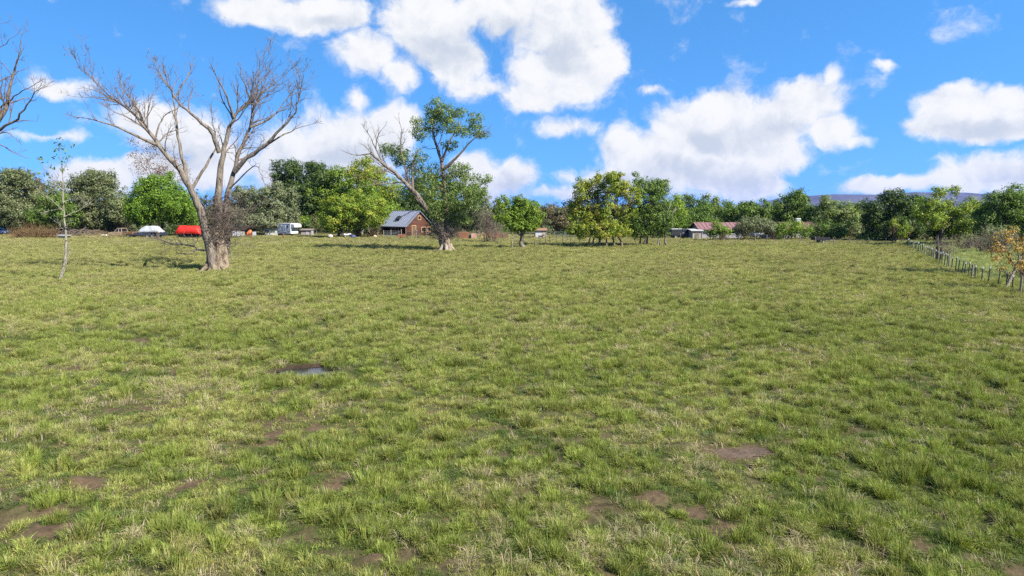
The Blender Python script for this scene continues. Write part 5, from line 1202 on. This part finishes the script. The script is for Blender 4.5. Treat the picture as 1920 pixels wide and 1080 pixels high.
# dog by the stock shed
def dog():
    p = A(1014, 400, 130); z = float(hgt(p[0], p[1]))
    pts = [(0,0,.48),(.22,0,.50),(.38,0,.52),(.50,0,.64),(.60,0,.72),(.74,0,.69),(-.22,0,.50),(-.34,0,.50),(-.48,0,.60),(-.60,0,.66)]
    ed = [(0,1),(1,2),(2,3),(3,4),(4,5),(0,6),(6,7),(7,8),(8,9)]; rad = [.14,.15,.13,.08,.085,.04,.13,.11,.03,.018]
    for s in (-1, 1):
        k = len(pts); pts += [(.34,s*.09,.34),(.33,s*.09,.17),(.36,s*.09,.03)]; ed += [(2,k),(k,k+1),(k+1,k+2)]; rad += [.065,.04,.035]
        k = len(pts); pts += [(-.30,s*.09,.36),(-.38,s*.09,.19),(-.34,s*.09,.03)]; ed += [(7,k),(k,k+1),(k+1,k+2)]; rad += [.08,.042,.035]
        k = len(pts); pts += [(.57,s*.07,.83)]; ed += [(4,k)]; rad += [.025]
    me = bpy.data.meshes.new('dog'); me.from_pydata(pts, ed, []); me.materials.append(mat('dark_brown_fur', (.07, .035, .022), .9, .3, 6))
    o = bpy.data.objects.new('dog', me); COL.objects.link(o); o.location = (p[0], p[1], z); o.rotation_euler = (0, 0, R(12))
    sm = o.modifiers.new('skin', 'SKIN')
    for v, r_ in zip(me.skin_vertices[0].data, rad): v.radius = (r_, r_)
    me.skin_vertices[0].data[0].use_root = True
    o.modifiers.new('smooth', 'SUBSURF').levels = 1; o.modifiers['smooth'].render_levels = 1
    tag(o, 'dark brown dog standing before the whitish stock shed', 'dog')
dog()

# ------------------------------------------------------------------ fences
def fence(name, label, pts, spacing, h, postm, wires, tip=True, wood_every=0, r_=.045, lean=.06, wirem=None):
    pts = np.array(pts, float); seg = np.linalg.norm(np.diff(pts[:, :2], axis=0), axis=1); cum = np.concatenate([[0], np.cumsum(seg)])
    root = empty(name, (pts[0][0], pts[0][1], 0), label, 'fence'); ox, oy = pts[0][0], pts[0][1]; tops = []
    for i, d in enumerate(np.arange(0, cum[-1], spacing)):
        d += rng.uniform(-.3, .3) if i else 0
        x = np.interp(d, cum, pts[:, 0]); y = np.interp(d, cum, pts[:, 1]); z = float(hgt(x, y)); dx, dy = rng.normal() * lean + (.05 if tip else 0), rng.normal() * lean; hh = h * rng.uniform(.92, 1.08)
        wood = wood_every and i % wood_every == wood_every - 1
        lx_, ly_ = x - ox, y - oy
        po = MB().tube([(lx_, ly_, z - .1), (lx_ + dx * .5, ly_ + dy * .5, z + hh * .5), (lx_ + dx, ly_ + dy, z + hh)], [r_ * (1.8 if wood else 1)] * 3, 6).build('post', WOOD_OLD if wood else postm, root)
        if tip and not wood: MB().tube([(lx_ + dx * .85, ly_ + dy * .85, z + hh * .91), (lx_ + dx * 1.02, ly_ + dy * 1.02, z + hh * 1.015)], r_ * 1.1, 6).build('white_tip', WHITE_PAINT, po)
        tops.append((lx_, ly_, z, dx, dy, hh))
    for f in wires:
        MB().tube([(a + dx * f, b_ + dy * f - .05, z + hh * f) for a, b_, z, dx, dy, hh in tops], .008, 3).build('wire', wirem or STEEL, root)
    return root
fence('wire_fence', 'barbed wire fence on white-tipped steel posts along the right side', [P(1990, 590), P(1910, 552), P(1830, 528), P(1775, 502), P(1757, 493), P(1700, 463)], 1.55, 1.3, POSTGREEN, (.3, .5, .7, .9), True, 7, .04)
fence('far_wire_fence', 'far wire fence with weathered posts before the low houses', [P(1700, 463), P(1560, 459), P(1400, 453), P(1250, 449), P(1180, 447)], 2.6, 1.25, WOOD_OLD, (.4, .65, .9), False, 0, .06)
fence('thin_wire_fence', 'thin wire fence on rusty posts left of the tall clumps', [P(1002, 467), P(1031, 460), P(1053, 456), P(1094, 461), P(1112, 462)], 3.4, 1.55, mat('rusty_post', (.10, .07, .05), .9), (.5, .95), False, 0, .04)
fence('cabin_fence', 'weathered rail fence before the log cabin', [P(708, 444), P(752, 445), P(800, 446)], 3.0, 1.5, WOOD_OLD, (), False, 0, .09)
fence('pen_fence', 'light wire pen fence around the small coop', [P(584, 442), P(606, 442)], 1.4, 1.1, STEEL, (.3, .6, .95), False, 0, .04)
fence('back_fence', 'low wire fence before the rusty wood stacks', [P(850, 446), P(960, 447), P(1000, 448)], 2.6, 1.1, WOOD_OLD, (.5, .9), False, 0, .05)
def gate(name, label, px, Y, L_, h, m, rz=0., bars=5, group='metal gates'):
    r = at(name, label, 'gate', px, Y, rz, group)
    fr = MB(); fr.tube([(-L_ / 2, 0, .15), (-L_ / 2, 0, h)], .035, 6); fr.tube([(L_ / 2, 0, .15), (L_ / 2, 0, h)], .035, 6); fr.build('frame', m, r)
    for z in np.linspace(.2, h - .03, bars): MB().tube([(-L_ / 2, 0, z), (L_ / 2, 0, z)], .028, 6).build('bar', m, r)
    MB().tube([(-L_ / 2, -.02, .2), (L_ / 2, -.02, h - .05)], .025, 5).build('brace', m, r)
    for s in (-1, 1): MB().tube([(s * (L_ / 2 + .1), 0, 0), (s * (L_ / 2 + .1), 0, h + .15)], .06, 6).build('gate_post', WOOD_OLD, r)
GREENM = mat('green_gate_paint', (.07, .14, .12), .5, .2, 4)
gate('metal_gate', 'green metal gate panel left of the tall clumps, left of two', 1052, 133, 2.2, 1.3, GREENM); gate('metal_gate', 'green metal gate panel left of the tall clumps, right of two', 1069, 132, 2.0, 1.3, GREENM, .1)
gate('metal_gate', 'pale field gate before the cabin porch', 735, 136, 3.4, 1.3, STEEL)
gate('metal_gate', 'dark metal panel below the cabin gable, left of two', 771, 132, 2.0, 1.4, STEEL_DARK, .2); gate('metal_gate', 'dark metal panel below the cabin gable, right of two', 790, 132, 1.7, 1.4, STEEL_DARK, -.1)
# gate posts of the right fence
for i, (px, py, h, r_, lab) in enumerate(((1756, 491, 1.75, .17, 'thick dark wooden gate post, left of the pair on the right fence'), (1763, 493, 1.7, .12, 'thinner wooden gate post, right of the pair on the right fence'))):
    p = P(px, py); z = float(hgt(p[0], p[1])); rt = empty('gate_post', (p[0], p[1], z), lab, 'post', 'gate posts on the right fence')
    MB().tube([(0, 0, -.1), (.03, 0, h * .5), (0, .02, h)], [r_, r_ * .92, r_ * .9], 9).build('timber', mat('dark_timber', (.085, .065, .05), .9, .35, 3, .5, 12), rt)
    MB().tube([(0, 0, h * .62), (0, 0, h * .66)], r_ * 1.06, 9).build('wire_band', STEEL, rt)
# bent pole and brown stub posts at the back
r = at('bent_pole', 'pale pole with bent top left of the log cabin', 'pole', 691, 146)
MB().tube([(0, 0, 0), (0, 0, 2.3), (-.05, 0, 2.5), (-.3, 0, 2.55)], .06, 6).build('shaft', MATS['milky_plastic'], r); MB().box((-.35, 0, 2.48), (.28, .16, .1)).build('lamp_head', STEEL, r)
r = at('hitching_post', 'brown hitching post before the horse trailer', 'post', 530, 131); MB().tube([(0, 0, 0), (0, 0, 1.0)], .12, 7).build('timber', WOOD_RED, r); MB().tube([(-.5, 0, .85), (.0, 0, .9)], .05, 6).build('arm', STEEL_DARK, r)
# little dark thing in the far field: a clump of dock
bush('dock_plant', 'single small dark dock plant in the far field', 1279, P(1279, 457)[1], [(1279, 455, 3, 3)], 'dark', size=.16, k=1.2, twigs=8, cat='plant')

# ------------------------------------------------------------------ air
hz = bpy.data.materials.new('thin_haze'); hz.use_nodes = True; t = hz.node_tree; t.nodes.clear()
vo = t.nodes.new('ShaderNodeVolumePrincipled'); vo.inputs['Color'].default_value = (.26, .40, 1.0, 1); vo.inputs['Density'].default_value = 3.6e-5; vo.inputs['Anisotropy'].default_value = .2
ou = t.nodes.new('ShaderNodeOutputMaterial'); t.links.new(vo.outputs[0], ou.inputs['Volume'])
hb = MB().box((0, 0, 86), (24000, 24000, 178)).build('haze', hz); tag(hb, 'thin blue air over the valley', 'haze', kind='stuff')
